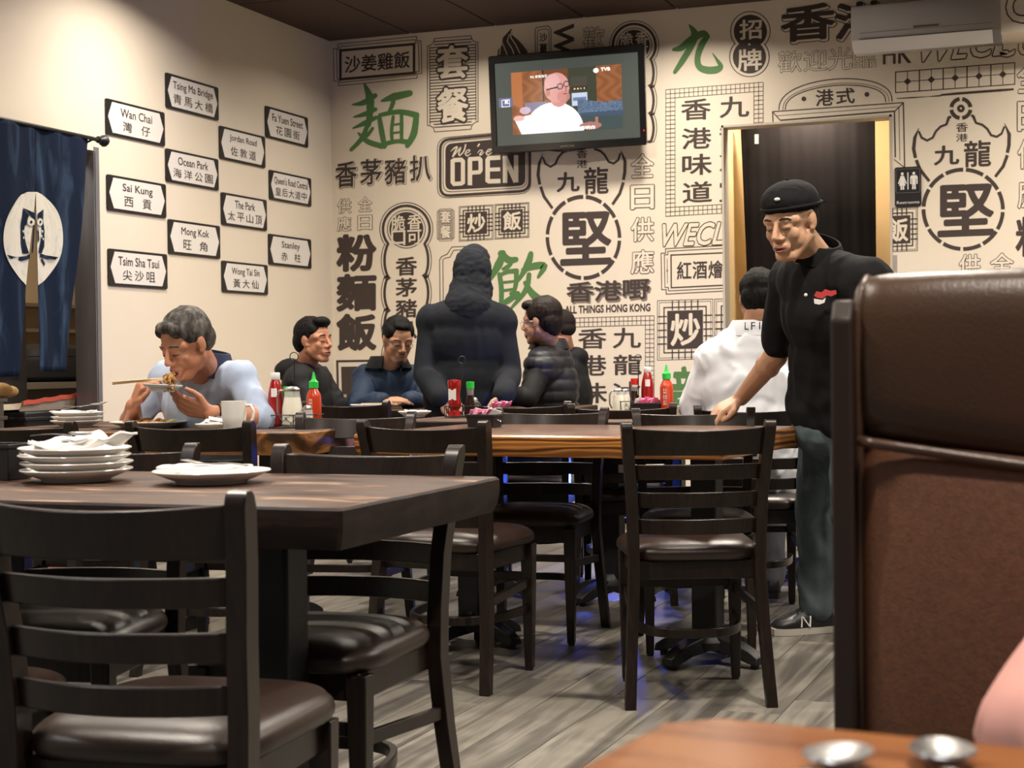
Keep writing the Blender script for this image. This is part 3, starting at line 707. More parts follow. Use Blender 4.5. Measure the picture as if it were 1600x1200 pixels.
# arch over the doorway
p = WP(); q = lambda x, y: (x, y-.075*(x-1300))
def arc(a, b_, top, wd, sx=None):
    pts = []
    for i in range(25):
        an = PI*i/24; x = (a+b_)/2-(b_-a)/2*math.cos(an); base = 166; pts.append(q(x, base-(base-top)*math.sin(an)**.8))
    p.rib(pts, wd)
arc(1217, 1394, 124, 1.6); arc(1223, 1389, 131, .8); arc(1227, 1384, 134, 1.5)
for y, w_ in ((0, 1.6), (6.5, .8), (13.5, 2.2)): p.line((1207+y*.9, 174.5+y*1.0), (1412-y*1.05, 160.3+y*1.0), w_)
p.line((1207, 174.5), (1219, 188), 1.6); p.line((1412, 160.3), (1397.5, 174.5), 1.6)
for a, b_, w_ in (((1411.5, 160), (1413.5, 262), 1.8), ((1404.5, 169), (1406, 250), .8), ((1397.5, 175), (1399, 246), 2), ((1397, 249), (1413.5, 262), 1.2)): p.line(a, b_, w_)
p.line((1207, 174.5), (1208, 192), 1.6)
p.text('港', (1275, 140, 1302, 165), off=.035, sl=-.07); p.text('式', (1307, 138, 1335, 162), off=.035, sl=-.07); p.disc((1256, 154.5), 3.7); p.disc((1354.5, 147.5), 3.7)
fin(p)
p = WP(); p.text('HK', (1380, 68, 1423, 99), off=.03, sl=-.06); p.text('WECL', (1440, 50, 1575, 91), BEI, 1, off=.02, shear=.35, out=INK, ow=.03, sl=-.08); p.text('COME', (1560, 46, 1690, 84), BEI, 1, off=.02, shear=.35, out=INK, ow=.03, sl=-.08); fin(p)
# diamond tile strip
p = WP(); x0, x1 = 1399.3, 1585.6
yt = lambda x: 112.6-(x-x0)*.0789; yb = lambda x: 144.8-(x-x0)*.0704
p.frame([(x0, yt(x0)), (x1, yt(x1)), (x1, yb(x1)), (x0, yb(x0))], 1.5); p.line((x0, (yt(x0)+yb(x0))/2), (x1, (yt(x1)+yb(x1))/2), 1.1)
for i in range(1, 10):
    x = x0+(x1-x0)*i/10; p.line((x, yt(x)), (x, yb(x)), 1.8 if i % 2 == 0 else 1.1)
    if i % 2:
        y = (yt(x)+yb(x))/2; p.poly([(x-6, y+.4), (x, y-5.6), (x+6, y-.4), (x, y+5.6)])
fin(p)
p = WP(); p.rib([(1401, 154), (1425, 152.6), (1450, 151), (1470, 149.5)], [1.2, 2, .8, 2.4]); p.rib([(1470, 148.5), (1500, 145.8), (1560, 141.3), (1584, 139.5)], [3, 4, 4, 3.2]); fin(p)
# right edge pieces
p = WP()
p.text('全', (1590, 96, 1625, 144), BEI, 0, off=.03, out=INK, ow=.026, sl=-.05); p.text('日', (1591, 160, 1625, 204), BEI, 0, off=.03, out=INK, ow=.026); p.text('供', (1591, 219, 1625, 263), BEI, 0, off=.03, out=INK, ow=.026); p.text('應', (1591, 282, 1625, 325), BEI, 0, off=.03, out=INK, ow=.026)
p.text('粉', (1588, 340, 1650, 400), INK, 0, off=.045)
p.text('供', (1499, 398, 1531, 430), BEI, 0, off=.03, out=INK, ow=.026, sl=-.04); p.text('全', (1548, 396, 1583, 428), BEI, 0, off=.03, out=INK, ow=.026, sl=-.04)
fin(p)
p = WP()
for i in range(30): p.line((1390, 400+i*1.9), (1402, 399.5+i*1.9), .9, IN2)
fin(p, (CL_DR,))
# boxed soffit at the right end
sx0 = wx(1564, 40, D-.35)[0]; sz0 = wx(1575, 51, D-.35)[1]
sof = struct(obj('trim_3', MB().box((sx0, D-.35, sz0), (XR, D, CEIL)), M['mural'], smooth=None))
p = Print(lambda a, b_: wx(a, b_, D-.35), lambda u, v, d: (u, D-.35-d, v)); p.text('CC', (1574, -14, 1655, 33), BEI, 0, off=.05, out=INK, ow=.03, sl=-.03); p.done('printed_sign', sof, WMATS, (CL_TOP,))
# ------------------------------------------------------------------ things on the walls
def street_sign(en, zh, lt, rb, lab, ew=.8):
    a = PX(*lt); b_ = PX(*rb); y0, y1 = a.y, b_.y; z1, z0 = a.z, b_.z
    cy, cz = (y0+y1)/2, (z0+z1)/2; W, H = (y1-y0), (z1-z0)
    t = thing('street_sign', lab, 'sign', (XL, cy, cz), group='street name plates on the cream wall')
    mb = MB(); hw, hh = W/2, H/2; r = .012
    ring = []
    for sx, sy in ((-1, -1), (1, -1), (1, 1), (-1, 1)):
        for i in range(4):
            an = math.atan2(sy, sx)-PI/4+PI/2*i/3; ring.append((sx*(hw-r)+r*math.cos(an), sy*(hh-r)+r*math.sin(an)))
    mb.loft([[(.001, u, v) for u, v in ring], [(.009, u, v) for u, v in ring]]); obj('plate', mb, M['signblack'], t, 30)
    c = .94*hw; e = .80*hw; hv = .86*hh
    mb = MB(); hx = [(-c, 0), (-e, -hv), (e, -hv), (c, 0), (e, hv), (-e, hv)]
    mb.loft([[(.009, u, v) for u, v in hx], [(.0105, u, v) for u, v in hx]]); obj('panel', mb, M['signwhite'], t, 30)
    mb = MB()
    def put(s, u0, u1, v0, v1, off):
        V, Fc, _, _ = fit(s, off, 0, 1); q_ = len(V)//_N[0]; mb.add([(.0112+i//q_*3e-5, u0+(u1-u0)*u, v0+(v1-v0)*v) for i, (u, v) in enumerate(V)], Fc)
    put(en, -ew*hw*.92, ew*hw*.92, .06*hh if any(c in en for c in 'gyQ') else .14*hh, .62*hh, .012)
    n = len(zh); 
    for i, ch in enumerate(zh):
        wd = .30*hw if n < 5 else .26*hw; sp = {2: .62, 3: .40, 4: .40, 5: .31}[n]*hw; u = (i-(n-1)/2)*sp; put(ch, u-wd/2, u+wd/2, -.66*hh, -.10*hh, .008)
    obj('lettering', mb, M['ink'], t, None)
for a_ in [('Tsing Ma Bridge', '青馬大橋', (257, 113), (340, 189), 'black and white street sign reading Tsing Ma Bridge, topmost on the wall', .82),
           ('Wan Chai', '灣仔', (163, 153), (256, 229), 'black and white street sign reading Wan Chai, above the curtain rod end', .58),
           ('Fa Yuen Street', '花園街', (413, 165), (480, 231), 'black and white street sign reading Fa Yuen Street', .78),
           ('Jordan Road', '佐敦道', (341, 196), (413, 263), 'black and white street sign reading Jordan Road', .64),
           ('Ocean Park', '海洋公園', (257, 231.5), (340, 298), 'black and white street sign reading Ocean Park', .62),
           ('Sai Kung', '西貢', (165, 272), (258, 341), 'black and white street sign reading Sai Kung', .55),
           ("Queen's Road Central", '皇后大道中', (419, 265), (485, 323), "black and white street sign reading Queen's Road Central", .86),
           ('The Park', '太平山頂', (344, 300), (415.5, 361), 'black and white street sign reading The Park', .48),
           ('Mong Kok', '旺角', (261, 342), (342.5, 404.5), 'black and white street sign reading Mong Kok', .58),
           ('Stanley', '赤柱', (418, 365), (485, 420), 'black and white street sign reading Stanley, nearest the mural corner at the bottom', .46),
           ('Tsim Sha Tsui', '尖沙咀', (167, 388), (260, 452), 'black and white street sign reading Tsim Sha Tsui, lowest of the left column', .75),
           ('Wong Tai Sin', '黃大仙', (345, 407), (417, 461), 'black and white street sign reading Wong Tai Sin, lowest sign on the wall', .66)]:
    street_sign(*a_)
# noren curtain on its rod, local frame: x out of the wall, y along it, z up
NX = XL+.11
t = thing('split_curtain', 'indigo split doorway curtain with a white round owl motif', 'curtain', (NX, 6.0, 0))
def nfold(y, z):
    return .005*math.sin(y*34+z*1.2)+.006*math.sin(y*13-z*2)+.010*(2.4-z)*math.sin(y*7+1)
def npt(px, py, d=0):
    p = PX(px, py, NX); return (nfold(p.y, p.z)+d, p.y-6.0, p.z)
def npanel(L, Rr, nm):      # L, Rr: left and right edges as lists of (px, py)
    nx, nz = 26, 44; A = []
    def ev(E, v):
        n = len(E)-1; i = min(n-1, int(v*n)); t_ = v*n-i; return (E[i][0]*(1-t_)+E[i+1][0]*t_, E[i][1]*(1-t_)+E[i+1][1]*t_)
    for j in range(nz+1):
        a, b_ = ev(L, j/nz), ev(Rr, j/nz)
        for i in range(nx+1):
            u = i/nx; A.append(npt(a[0]*(1-u)+b_[0]*u, a[1]*(1-u)+b_[1]*u))
    mb = MB(); mb.add(A, [(j*(nx+1)+i, j*(nx+1)+i+1, (j+1)*(nx+1)+i+1, (j+1)*(nx+1)+i) for j in range(nz) for i in range(nx)])
    o = obj(nm, mb, M['cloth_blue'], t, 180); s_ = o.modifiers.new('thick', 'SOLIDIFY'); s_.thickness = .002; s_.offset = 0
def topy(x): return 171+(x+70)*43/209.6
npanel([(-70, 171), (-70, 298), (-70, 445), (-70, 592)], [(54, topy(54)), (54, 299), (41, 444), (27, 588)], 'cloth_panel')
npanel([(54, topy(54)), (54, 299), (57, 440), (58.5, 580)], [(139.6, 214), (132, 320), (119, 452), (104, 581)], 'cloth_panel')
def slit(y): # x of both cloth edges at height y
    v = max(0, (y-299)/285); return 54-27*v, 54+4.5*v
def nprint(pts, mi, d, mb):
    n = len(pts); mb.add([npt(x, y, d) for x, y in pts], [tuple(range(n))], mi)
mb = MB()
for side in (0, 1):    # strips of the white egg shape left and right of the slit
    for i in range(36):
        ya = 300+i*4.05; yb_ = ya+4.05
        def half(y): 
            v = (y-299)/148; r = (max(0, 1-(2*v-1)**2))**.5
            return 47*r if v < .5 else 47*max(r**1.25, .0)
        for q in range(5):
            def X(y, s_):
                e = slit(y)[side]; far_ = 50-half(y) if side == 0 else 50+half(y)-1.5
                return e+(far_-e)*s_ if (far_ < e if side == 0 else far_ > e) else e
            nprint([(X(ya, q/5), ya), (X(ya, (q+1)/5), ya), (X(yb_, (q+1)/5), yb_), (X(yb_, q/5), yb_)], 0, .004, mb)
owl = [[(35, 325), (44, 336), (42, 342), (40, 352), (38, 352), (36, 362), (39, 380), (44, 396), (33, 396), (30, 380), (30, 350), (33, 338)],
       [(67, 327), (59, 338), (62, 350), (64, 362), (61, 376), (58, 388), (57, 395), (62, 396), (67, 385), (68, 360), (66, 345)],
       [(35, 325), (52, 333), (52, 345), (46, 337)], [(67, 327), (56, 334), (56, 345), (60, 337)],
       [(49.5, 352), (51.5, 352), (49, 395), (47, 395)], [(55, 352), (57.5, 362), (58, 375), (56, 380)],
       [(7, 398), (20, 402), (40, 400), (45, 396), (45, 404), (30, 408), (12, 404)], [(59, 396), (70, 399), (88, 402), (84, 406), (68, 404), (59, 402)], [(62, 403), (68, 412), (66, 416), (60, 406)]]
for pts in owl: nprint(pts, 1, .007, mb)
for cx in (46, 59.5):
    nprint([(cx+5.0*math.cos(a*PI/8), 347+6*math.sin(a*PI/8)) for a in range(16)], 0, .009, mb); nprint([(cx+1.6*math.cos(a*PI/8), 347+2.2*math.sin(a*PI/8)) for a in range(16)], 1, .011, mb)
for cx, cy in ((34, 362), (38, 366), (35, 372), (40, 376), (63.5, 362), (62, 370), (64.5, 374)): nprint([(cx-1.5, cy-2), (cx+1.5, cy-2), (cx, cy+2.5)], 0, .009, mb)
obj('owl_print', mb, [M['cloth_white'], M['cloth_blue']], t, None)
a = PX(-75, 169, NX); b_ = PX(143, 216, NX); e = PX(167, 222, NX)
t = thing('curtain_rod', 'dark curtain rod with a ribbed knob end on the wall', 'curtain rod', (NX, b_.y, b_.z))
mb = MB().tube([(0, a.y-b_.y, a.z-b_.z), (0, 0, 0), (0, .05, -.002)], .010, 10); obj('rod', mb, M['iron'], t)
ay = Matrix.Rotation(-PI/2, 3, 'X')
mb = MB().lathe([(.009, 0), (.018, .005), (.018, .015), (.011, .02), (.016, .03), (.028, .045), (.032, .06), (.022, .078), (.006, .088)], (0, .05, 0), 10, ax=ay); obj('finial', mb, M['iron'], t)
mb = MB().tube([(0, .01, -.005), (-.06, -.05, -.05), (-.095, -.06, -.055)], .006, 8).box((-.109, -.07, -.13), (-.095, -.05, -.045)); obj('bracket', mb, M['iron'], t)

# television
tvl, tvr = PY(767, 160, D-.16), PY(1009.5, 150, D-.16); tvz1 = PY(888, 78, D-.19).z; tvz0 = PY(888, 234, D-.15).z
W = tvr.x-tvl.x; H = (tvz1-tvz0)/math.cos(math.radians(4))
t = thing('television', 'glossy black flat television high on the mural showing a bald man', 'television', ((tvl.x+tvr.x)/2, D-.17, (tvz0+tvz1)/2))
t.rotation_euler = (math.radians(4), 0, 0)     # leans forward at the top
hw, hh = W/2, H/2
mb = MB()
def rring(hw, hh, r, y, n=4):
    R = []
    for sx, sy in ((-1, -1), (1, -1), (1, 1), (-1, 1)):
        for i in range(n): an = math.atan2(sy, sx)-PI/4+PI/2*i/(n-1); R.append((sx*(hw-r)+r*math.cos(an), y, sy*(hh-r)+r*math.sin(an)))
    return R
mb.loft([rring(hw-.06, hh-.06, .02, .07), rring(hw-.01, hh-.01, .02, .03), rring(hw, hh, .014, .01), rring(hw, hh, .014, -.008), rring(hw-.006, hh-.006, .01, -.014),
         rring(hw-.038, hh-.046, .004, -.014), rring(hw-.042, hh-.050, .003, -.004)])
mb.f.pop(); mb.mi.pop(); obj('bezel', mb, M['tvframe'], t, 40)
sw, sh = hw-.041, hh-.049
obj('screen', MB().box((-sw-.002, -.0035, -sh-.002), (sw+.002, .002, sh+.002)), mat('grey_screen', (.03, .034, .032), .05, emit=(.060, .068, .058, 1.0)), t, None)
# the programme on screen: a flat glowing picture made of small coloured cells
import numpy as np
NXp, NYp = 200, 128
u, v = np.meshgrid((np.arange(NXp)+.5)/NXp, (np.arange(NYp)+.5)/NYp)   # v down
def srgb(r, g, b): return np.array([((c/255+.055)/1.055)**2.4 if c > 10 else c/3295 for c in (r, g, b)])
rs = np.random.RandomState(5)
img = np.zeros((NYp, NXp, 3)); img[:] = srgb(150, 92, 55)
nzz = (np.sin(u*60+np.sin(v*18)*3)*.5+.5)*.3+.75; img *= nzz[..., None]
def put(mask, col, k=1.0): img[mask] = img[mask]*(1-k)+srgb(*col)*k
put((u < .1) & (v < .5+u), (178, 110, 66)); put((u > .50) & (u < .775), (62, 64, 50)); put((u > .545) & (u < .69) & (v > .14) & (v < .30), (74, 70, 60)); put((u > .3) & (u < .52) & (v < .48), (112, 68, 42)); put((u > .285) & (u < .3) & (v < .6), (48, 32, 26))
put((u > .55) & (u < .69) & (v > .40) & (v < .60), (196, 206, 228)); put((u > .55) & (u < .69) & (v > .30) & (v < .34), (60, 44, 34)); put((u > .56) & (u < .68) & (abs(v-.33) < .01) & (np.sin(u*220) > .2), (240, 214, 150))
put((u > .56) & (u < .68) & (v > .47) & (v < .52), (112, 126, 160))
put((u > .12) & (u < .32) & (v > .50) & (v < .66), (128, 122, 148)); put(((u-.12)/.05)**2+((v-.62)/.06)**2 < 1, (226, 200, 220), .7)
sofa = (u > .60) & (v > .53+.04*np.sin(u*9)); put(sofa, (66, 82, 104)); fl_ = (rs.rand(NYp, NXp) > .45) & sofa & (v < .72); put(fl_, (128, 150, 178), .6); put((u > .62) & (v > .76+.1*(u-.62)), (64, 78, 78))
shirt = (((u-.38)/.27)**2+((v-.98)/.46)**2 < 1) | ((v > .66+.26*(.30-u)) & (v < 1) & (u < .35) & (u > .03+.25*(v-.8))); put(shirt & (v > .40), (250, 250, 255))
put(((u-.06)/.05)**2+((v-.74)/.045)**2 < 1, (232, 180, 170)); put(((u-.71)/.10)**2+((v-.93)/.06)**2 < 1, (170, 118, 106)); put((u > .755) & (u < .78) & (v > .80) & (v < .93), (176, 120, 104))
put(((u-.432)/.075)**2+((v-.47)/.13)**2 < 1, (206, 140, 132)); put(((u-.415)/.115)**2+((v-.29)/.235)**2 < 1, (214, 154, 148)); put(((u-.375)/.07)**2+((v-.20)/.13)**2 < 1, (228, 178, 176), .7)
put(((u-.475)/.06)**2+((v-.44)/.09)**2 < 1, (200, 134, 124), .8); put(((u-.335)/.022)**2+((v-.37)/.05)**2 < 1, (190, 124, 114))
for c in (.447, .505):
    d = ((u-c)/.028)**2+((v-.275+.5*(c-.447))/.05)**2; put((d < 1) & (d > .5), (36, 28, 30))
put((u > .32) & (u < .42) & (abs(v-(.315-.28*(u-.32))) < .012), (36, 28, 30)); put((abs(u-.492) < .018) & (abs(v-.40) < .010), (140, 60, 66)); put((abs(u-.50) < .01) & (abs(v-.335) < .03), (190, 122, 112))
Vp, Fp = [], []
pw0, pw1, pz0, pz1 = -sw+2*sw*.115, sw-2*sw*.115, -sh+2*sh*.125, sh-2*sh*.125
for j in range(NYp+1):
    for i in range(NXp+1): Vp.append((pw0+(pw1-pw0)*i/NXp, -.0042, pz1+(pz0-pz1)*j/NYp))
for j in range(NYp):
    for i in range(NXp): a_ = j*(NXp+1)+i; Fp.append((a_, a_+NXp+1, a_+NXp+2, a_+1))
me = bpy.data.meshes.new('picture'); me.from_pydata(Vp, [], Fp); at = me.color_attributes.new('pic', 'FLOAT_COLOR', 'CORNER')
cols = np.ones((NXp*NYp, 4, 4)); cols[:, :, :3] = img.reshape(-1, 1, 3); at.data.foreach_set('color', cols.ravel())
PM = bpy.data.materials.new('tv_picture'); PM.use_nodes = True; nt = PM.node_tree; b0 = nt.nodes['Principled BSDF']; vc = N(nt, 'ShaderNodeVertexColor'); vc.layer_name = 'pic'
b0.inputs['Base Color'].default_value = (.01, .01, .01, 1); b0.inputs['Roughness'].default_value = .05; nt.links.new(vc.outputs['Color'], b0.inputs['Emission Color']); b0.inputs['Emission Strength'].default_value = 1.15
me.materials.append(PM); o = bpy.data.objects.new('picture', me); COL.objects.link(o); o.parent = t
EMW = mat('screen_white', (.8, .8, .8), .5, emit=(.9, .9, .9, 1)); EMB = mat('screen_blue', (.05, .06, .1), .5, emit=(.09, .10, .2, 1))
mb = MB()
def tvt(s, u0, u1, v0, v1, off=.01, y=-.0052, mi=0):
    V, Fc, _, _ = fit(s, off, 0, 1); X0, X1 = pw0+(pw1-pw0)*u0, pw0+(pw1-pw0)*u1; Z0, Z1 = pz1+(pz0-pz1)*v1, pz1+(pz0-pz1)*v0
    q_ = len(V)//_N[0]; mb.add([(X0+(X1-X0)*a, y-i//q_*3e-5, Z0+(Z1-Z0)*b) for i, (a, b) in enumerate(V)], Fc, mi)
tvt('PG 家長指引', .18, .33, .07, .115); tvt('TVB', .82, .90, .035, .085, .03); tvt('你要問我點樣樣都明白', .28, .75, .93, .985, .01)
mb.add([(pw0+(pw1-pw0)*(.775+.024*math.cos(k*PI/8)), -.0052, pz1+(pz0-pz1)*(.07+.038*math.sin(k*PI/8))) for k in range(16)], [tuple(range(16))], 0)
bx0, bx1 = -sw+.02, pw0+.006; mb.add([(bx0, -.0050, -.06*hh), (bx1, -.0050, -.06*hh), (bx1, -.0050, .13*hh), (bx0, -.0050, .13*hh)], [(0, 1, 2, 3)], 1)
mb.tube([((bx0+bx1)/2-.026, -.0055, -.015), ((bx0+bx1)/2+.026, -.0055, -.015), ((bx0+bx1)/2+.026, -.0055, .028), ((bx0+bx1)/2-.026, -.0055, .028), ((bx0+bx1)/2-.026, -.0055, -.015)], .0018, 4, 0)
tvt('K', -.062, -.03, .44, .49, .03)
obj('caption', mb, [EMW, EMB], t, None, recalc=False)
mb = MB(); V, Fc, _, _ = fit('SAMSUNG', 0, 0, 1); mb.add([(-.045+.09*a, -.0146, -hh+.018+.011*b) for a, b in V], Fc); obj('lettering', mb, M['steel'], t, None, recalc=False)
mb = MB().loft([[(x, -.008, -hh-.0), (x, -.016, -hh+.006), (x, -.012, -hh-.012*(1-(x/.12)**2)-.001)] for x in [-.12, -.08, -.04, 0, .04, .08, .12]]); obj('logo_bump', mb, M['tvframe'], t)
mb = MB().box((-.16, .06, -.12), (.16, .09, .12)).box((-.03, .09, -.03), (.03, .20, .06)); o = obj('wall_bracket', mb, M['iron'], t)
mb = MB().ball((hw-.014, -.014, -hh+.09), .004, 8, 6); obj('standby_light', mb, mat('red_led', (.6, 0, 0), .4, emit=(1, .02, .02, 2)), t)

# air conditioner
ap = D-.21; A0 = PY(1329.5, 20, ap); A1 = PY(1566, 10, ap); az1 = PY(1329.5, 9.5, ap).z; az0 = PY(1333, 80, ap).z
t = thing('air_conditioner', 'white wall air conditioner above the diamond tile print', 'air conditioner', (A0.x, D, az0))
W = A1.x-A0.x; H = az1-az0
pr = [(0, 0.004), (-.12, 0), (-.17, .03), (-.205, .06), (-.215, .14), (-.215, H-.03), (-.20, H), (0, H)]
mb = MB().loft([[(x, y, z) for y, z in pr] for x in (0, .006, W-.006, W)]); obj('housing', mb, M['ac'], t, 30, bevel=.006)
mb = MB().loft([[(x, -.125, .004), (x, -.175, .028), (x, -.213, .062), (x, -.219, .060), (x, -.180, .022), (x, -.128, -.003)] for x in (.05, W-.055)]); obj('louver', mb, M['ac'], t, 30)
mb = MB().box((.048, -.2165, .063), (W-.053, -.2145, .066)).box((.048, -.2165, .10), (W-.053, -.2150, .1015)); obj('seam', mb, M['acgap'], t, 30)
mb = MB().box((W*.42, -.2168, .107), (W*.59, -.2148, .119)); obj('display', mb, M['ink2'], t, 30)

# restroom sign
a = wx(1398, 262); c_ = wx(1440, 322); cx, cz = (a[0]+c_[0])/2, (a[1]+c_[1])/2; W = c_[0]-a[0]; H = a[1]-c_[1]
t = thing('restroom_sign', 'black restroom sign with white man and woman figures', 'sign', (cx, D, cz))
mb = MB().loft([rring(W/2, H/2, .012, -.001), rring(W/2, H/2, .012, -.008)]); obj('plate', mb, M['signblack'], t, 30)
mb = MB(); hw, hh = W/2, H/2; yy = -.0088
mb.add([(x*hw, yy, z*hh) for x, z in [(-.04, .72), (.04, .72), (.04, -.14), (-.04, -.14)]], [(0, 1, 2, 3)])
for sx, wom in ((-.42, 1), (.45, 0)):
    mb.add([((sx+.11*math.cos(k*PI/6))*hw, yy, (.66+.075*math.sin(k*PI/6))*hh) for k in range(12)], [tuple(range(12))])
    if wom: P_ = [(-.12, .56), (.12, .56), (.33, .18), (.25, .14), (.13, .36), (.24, .06), (-.24, .06), (-.13, .36), (-.25, .14), (-.33, .18)]
    else: P_ = [(-.2, .56), (.2, .56), (.28, .48), (.28, .12), (.18, .12), (.18, .40), (.14, .40), (.14, .05), (-.14, .05), (-.14, .40), (-.18, .40), (-.18, .12), (-.28, .12), (-.28, .48)]
    mb.add([((sx+x)*hw, yy, z*hh) for x, z in P_], [tuple(range(len(P_)))])
    for lx in (-.08, .08): mb.add([((sx+lx+dx)*hw, yy, z*hh) for dx, z in ((-.06, .07), (.06, .07), (.06, -.14), (-.06, -.14))], [(0, 1, 2, 3)])
V, Fc, _, _ = fit('Restrooms', 0, 0, 1); mb.add([((-.85+1.7*a_)*hw, yy, (-.86+.15*b)*hh) for a_, b in V], Fc)
obj('lettering', mb, M['signwhite'], t, None, recalc=False)
mb = MB().tube([(x*hw, -.0085, z*hh) for x, z in ((-.86, .9), (.86, .9), (.9, .84), (.9, -.24), (.86, -.3), (-.86, -.3), (-.9, -.24), (-.9, .84), (-.86, .9))], .0012, 4); obj('raised_border', mb, M['ink2'], t, 30)

# dark curtain in the doorway
cy = D+.30; c0 = PY(1157, 205, cy); c1 = PY(1367, 188, cy); cb = PY(1175, 700, cy)
t = thing('doorway_curtain', 'black curtain hanging in the yellow restroom doorway', 'curtain', (c0.x, cy, 0))
W = c1.x-c0.x; mb = MB(); nx = 60
zt = (c0.z+c1.z)/2+.01
R = [[(max(0, i/nx*W+(.085*(1-z/zt))*(1-i/nx)), .006*math.sin(i*.55+z*.4)+.003*math.sin(i*1.3), z) for i in range(nx+1)] for z in (.06, .7, 1.3, 1.9, zt)]
mb.loft(R, cap=False, closed=False); o = obj('curtain_cloth', mb, M['curt'], t, 180); s_ = o.modifiers.new('thick', 'SOLIDIFY'); s_.thickness = .003
obj('curtain_pole', MB().tube([(-.0, .02, zt+.005), (W+.14, .02, zt+.005)], .012, 10), M['iron'], t)
obj('care_tag', MB().box((.10, -.045, zt-.11), (.125, -.042, zt-.05)), M['paper'], t, None)
# ------------------------------------------------------------------ things in the kitchen opening
KX = XL-.42
p = PX(140, 500, XL-.2)
t = thing('steel_door', 'dark brushed steel door standing inside the kitchen opening', 'door', (XL-.45, OYE-.02, 0))
mb = MB().box((-.02, -.62, .05), (.02, 0, 2.25)); obj('door_leaf', mb, M['darksteel'], t, 30, bevel=.004)
obj('kick_plate', MB().box((.0201, -.60, .08), (.024, -.03, .62)), M['steel'], t, 30); obj('handle_bar', MB().box((.0201, -.60, 1.02), (.05, -.05, 1.045)), M['darksteel'], t, 30)
t.rotation_euler = (0, 0, math.radians(-6))
def at_x(px, py, x): return PX(px, py, x)
# waste bin with a paper tray on it
b0 = at_x(62, 640, XL-.30); zt = b0.z
bin_ = thing('service_bin', 'tall black bin in the kitchen opening under the paper tray', 'bin', (XL-.30, at_x(62, 640, XL-.30).y-.10, 0))
hy = (at_x(104, 640, XL-.30).y-at_x(20, 640, XL-.30).y)/2
mb = MB().loft([[(sx*.16*k, sy*hy*k, z) for sx, sy in ((-1, -1), (1, -1), (1, 1), (-1, 1))] for z, k in ((0, .8), (zt-.03, 1), (zt, 1.0))]); obj('bin_body', mb, M['blackpl'], bin_, 30, bevel=.012)
obj('rim', MB().box((-.165, -hy-.006, zt-.05), (.165, hy+.006, zt-.03)), M['blackpl'], bin_, 30, bevel=.004)
t = thing('paper_tray', 'crumpled paper tray with a red edge on the black bin', 'tray', (XL-.30, bin_.location.y, zt+.001))
mb = MB(); R = []
for i in range(11):
    y = -hy+2*hy*i/10; R.append([(-.13, y, .03+.004*math.sin(i)), (-.12, y, 0), (.12, y, 0), (.14, y, .05+.03*(i/10)+.003*math.sin(i*2)), (.143, y, .05+.03*(i/10)+.003*math.sin(i*2)), (.124, y, -.0), (-.124, y, -.0), (-.133, y, .03)])
mb.loft(R, closed=True); obj('tray', mb, mat('kraft_paper', (.50, .42, .33), .8), t, 30)
mb = MB(); R = [[(.1435, y_, z_-.022), (.1465, y_, z_-.022), (.1485, y_, z_), (.1435, y_, z_)] for y_, z_ in [(-hy+2*hy*i/10, .05+.03*(i/10)+.003*math.sin(i*2)+.002) for i in range(11)]]; mb.loft(R); obj('red_edge', mb, mat('red_print', (.60, .10, .06), .7), t, 30)
# lidded cooker and pot on a kitchen counter
cx = -6.3; q = at_x(60, 640, cx)
t = thing('kitchen_counter', 'steel kitchen counter seen through the opening', 'counter', (cx, q.y-.3, 0))
obj('counter_top', MB().box((-.35, -1.6, .90), (.35, 1.1, .94)), M['steel'], t, 30, bevel=.004); obj('cabinet', MB().box((-.33, -1.58, .1), (.31, 1.08, .90)), M['darksteel'], t, 30); 
for y in (-1.5, 1.0): obj('leg', MB().box((-.3, y, 0), (-.25, y+.05, .1)).box((.24, y, 0), (.29, y+.05, .1)), M['steel'], t, 30)
cky = at_x(70, 620, cx+.05).y
t = thing('rice_cooker', 'rounded black cooker on the kitchen counter', 'cooker', (cx+.05, cky, .941))
obj('cooker_body', MB().lathe([(.01, 0), (.2, 0), (.24, .03), (.25, .12), (.24, .155)], n=24), M['blackpl'], t, 40); obj('lid', MB().lathe([(.245, .157), (.235, .20), (.18, .225), (.02, .235)], n=24), M['blackpl'], t, 40)
t = thing('stock_pot', 'black lidded pot behind the cooker', 'pot', (cx-.2, cky-.10, .941+.0))
obj('pot_body', MB().lathe([(.01, 0), (.10, 0), (.105, .36), (.10, .37)], n=20), M['iron'], t, 40); obj('lid', MB().lathe([(.115, .372), (.10, .385), (.02, .39), (.02, .41), (.005, .412)], n=20), M['iron'], t, 40)
# wall shelves in the kitchen
for i, py in enumerate((478, 517)):
    zz = PX(52, py, -7.0).z; yy = PX(52, py, -7.0).y
    t = thing('wall_shelf', ['upper', 'lower'][i]+' steel shelf on the tan kitchen wall behind the curtain slit', 'shelf', (-7.0, yy, zz))
    obj('shelf_board', MB().box((-.14, -1.0, -.012), (.14, 1.0, .012)), M['steel'], t, 30)
    for y in (-.7, .7): obj('bracket', MB().box((-.14, y, -.10), (-.12, y+.03, -.012)).box((-.12, y, -.03), (.05, y+.03, -.012)), M['steel'], t, 30)
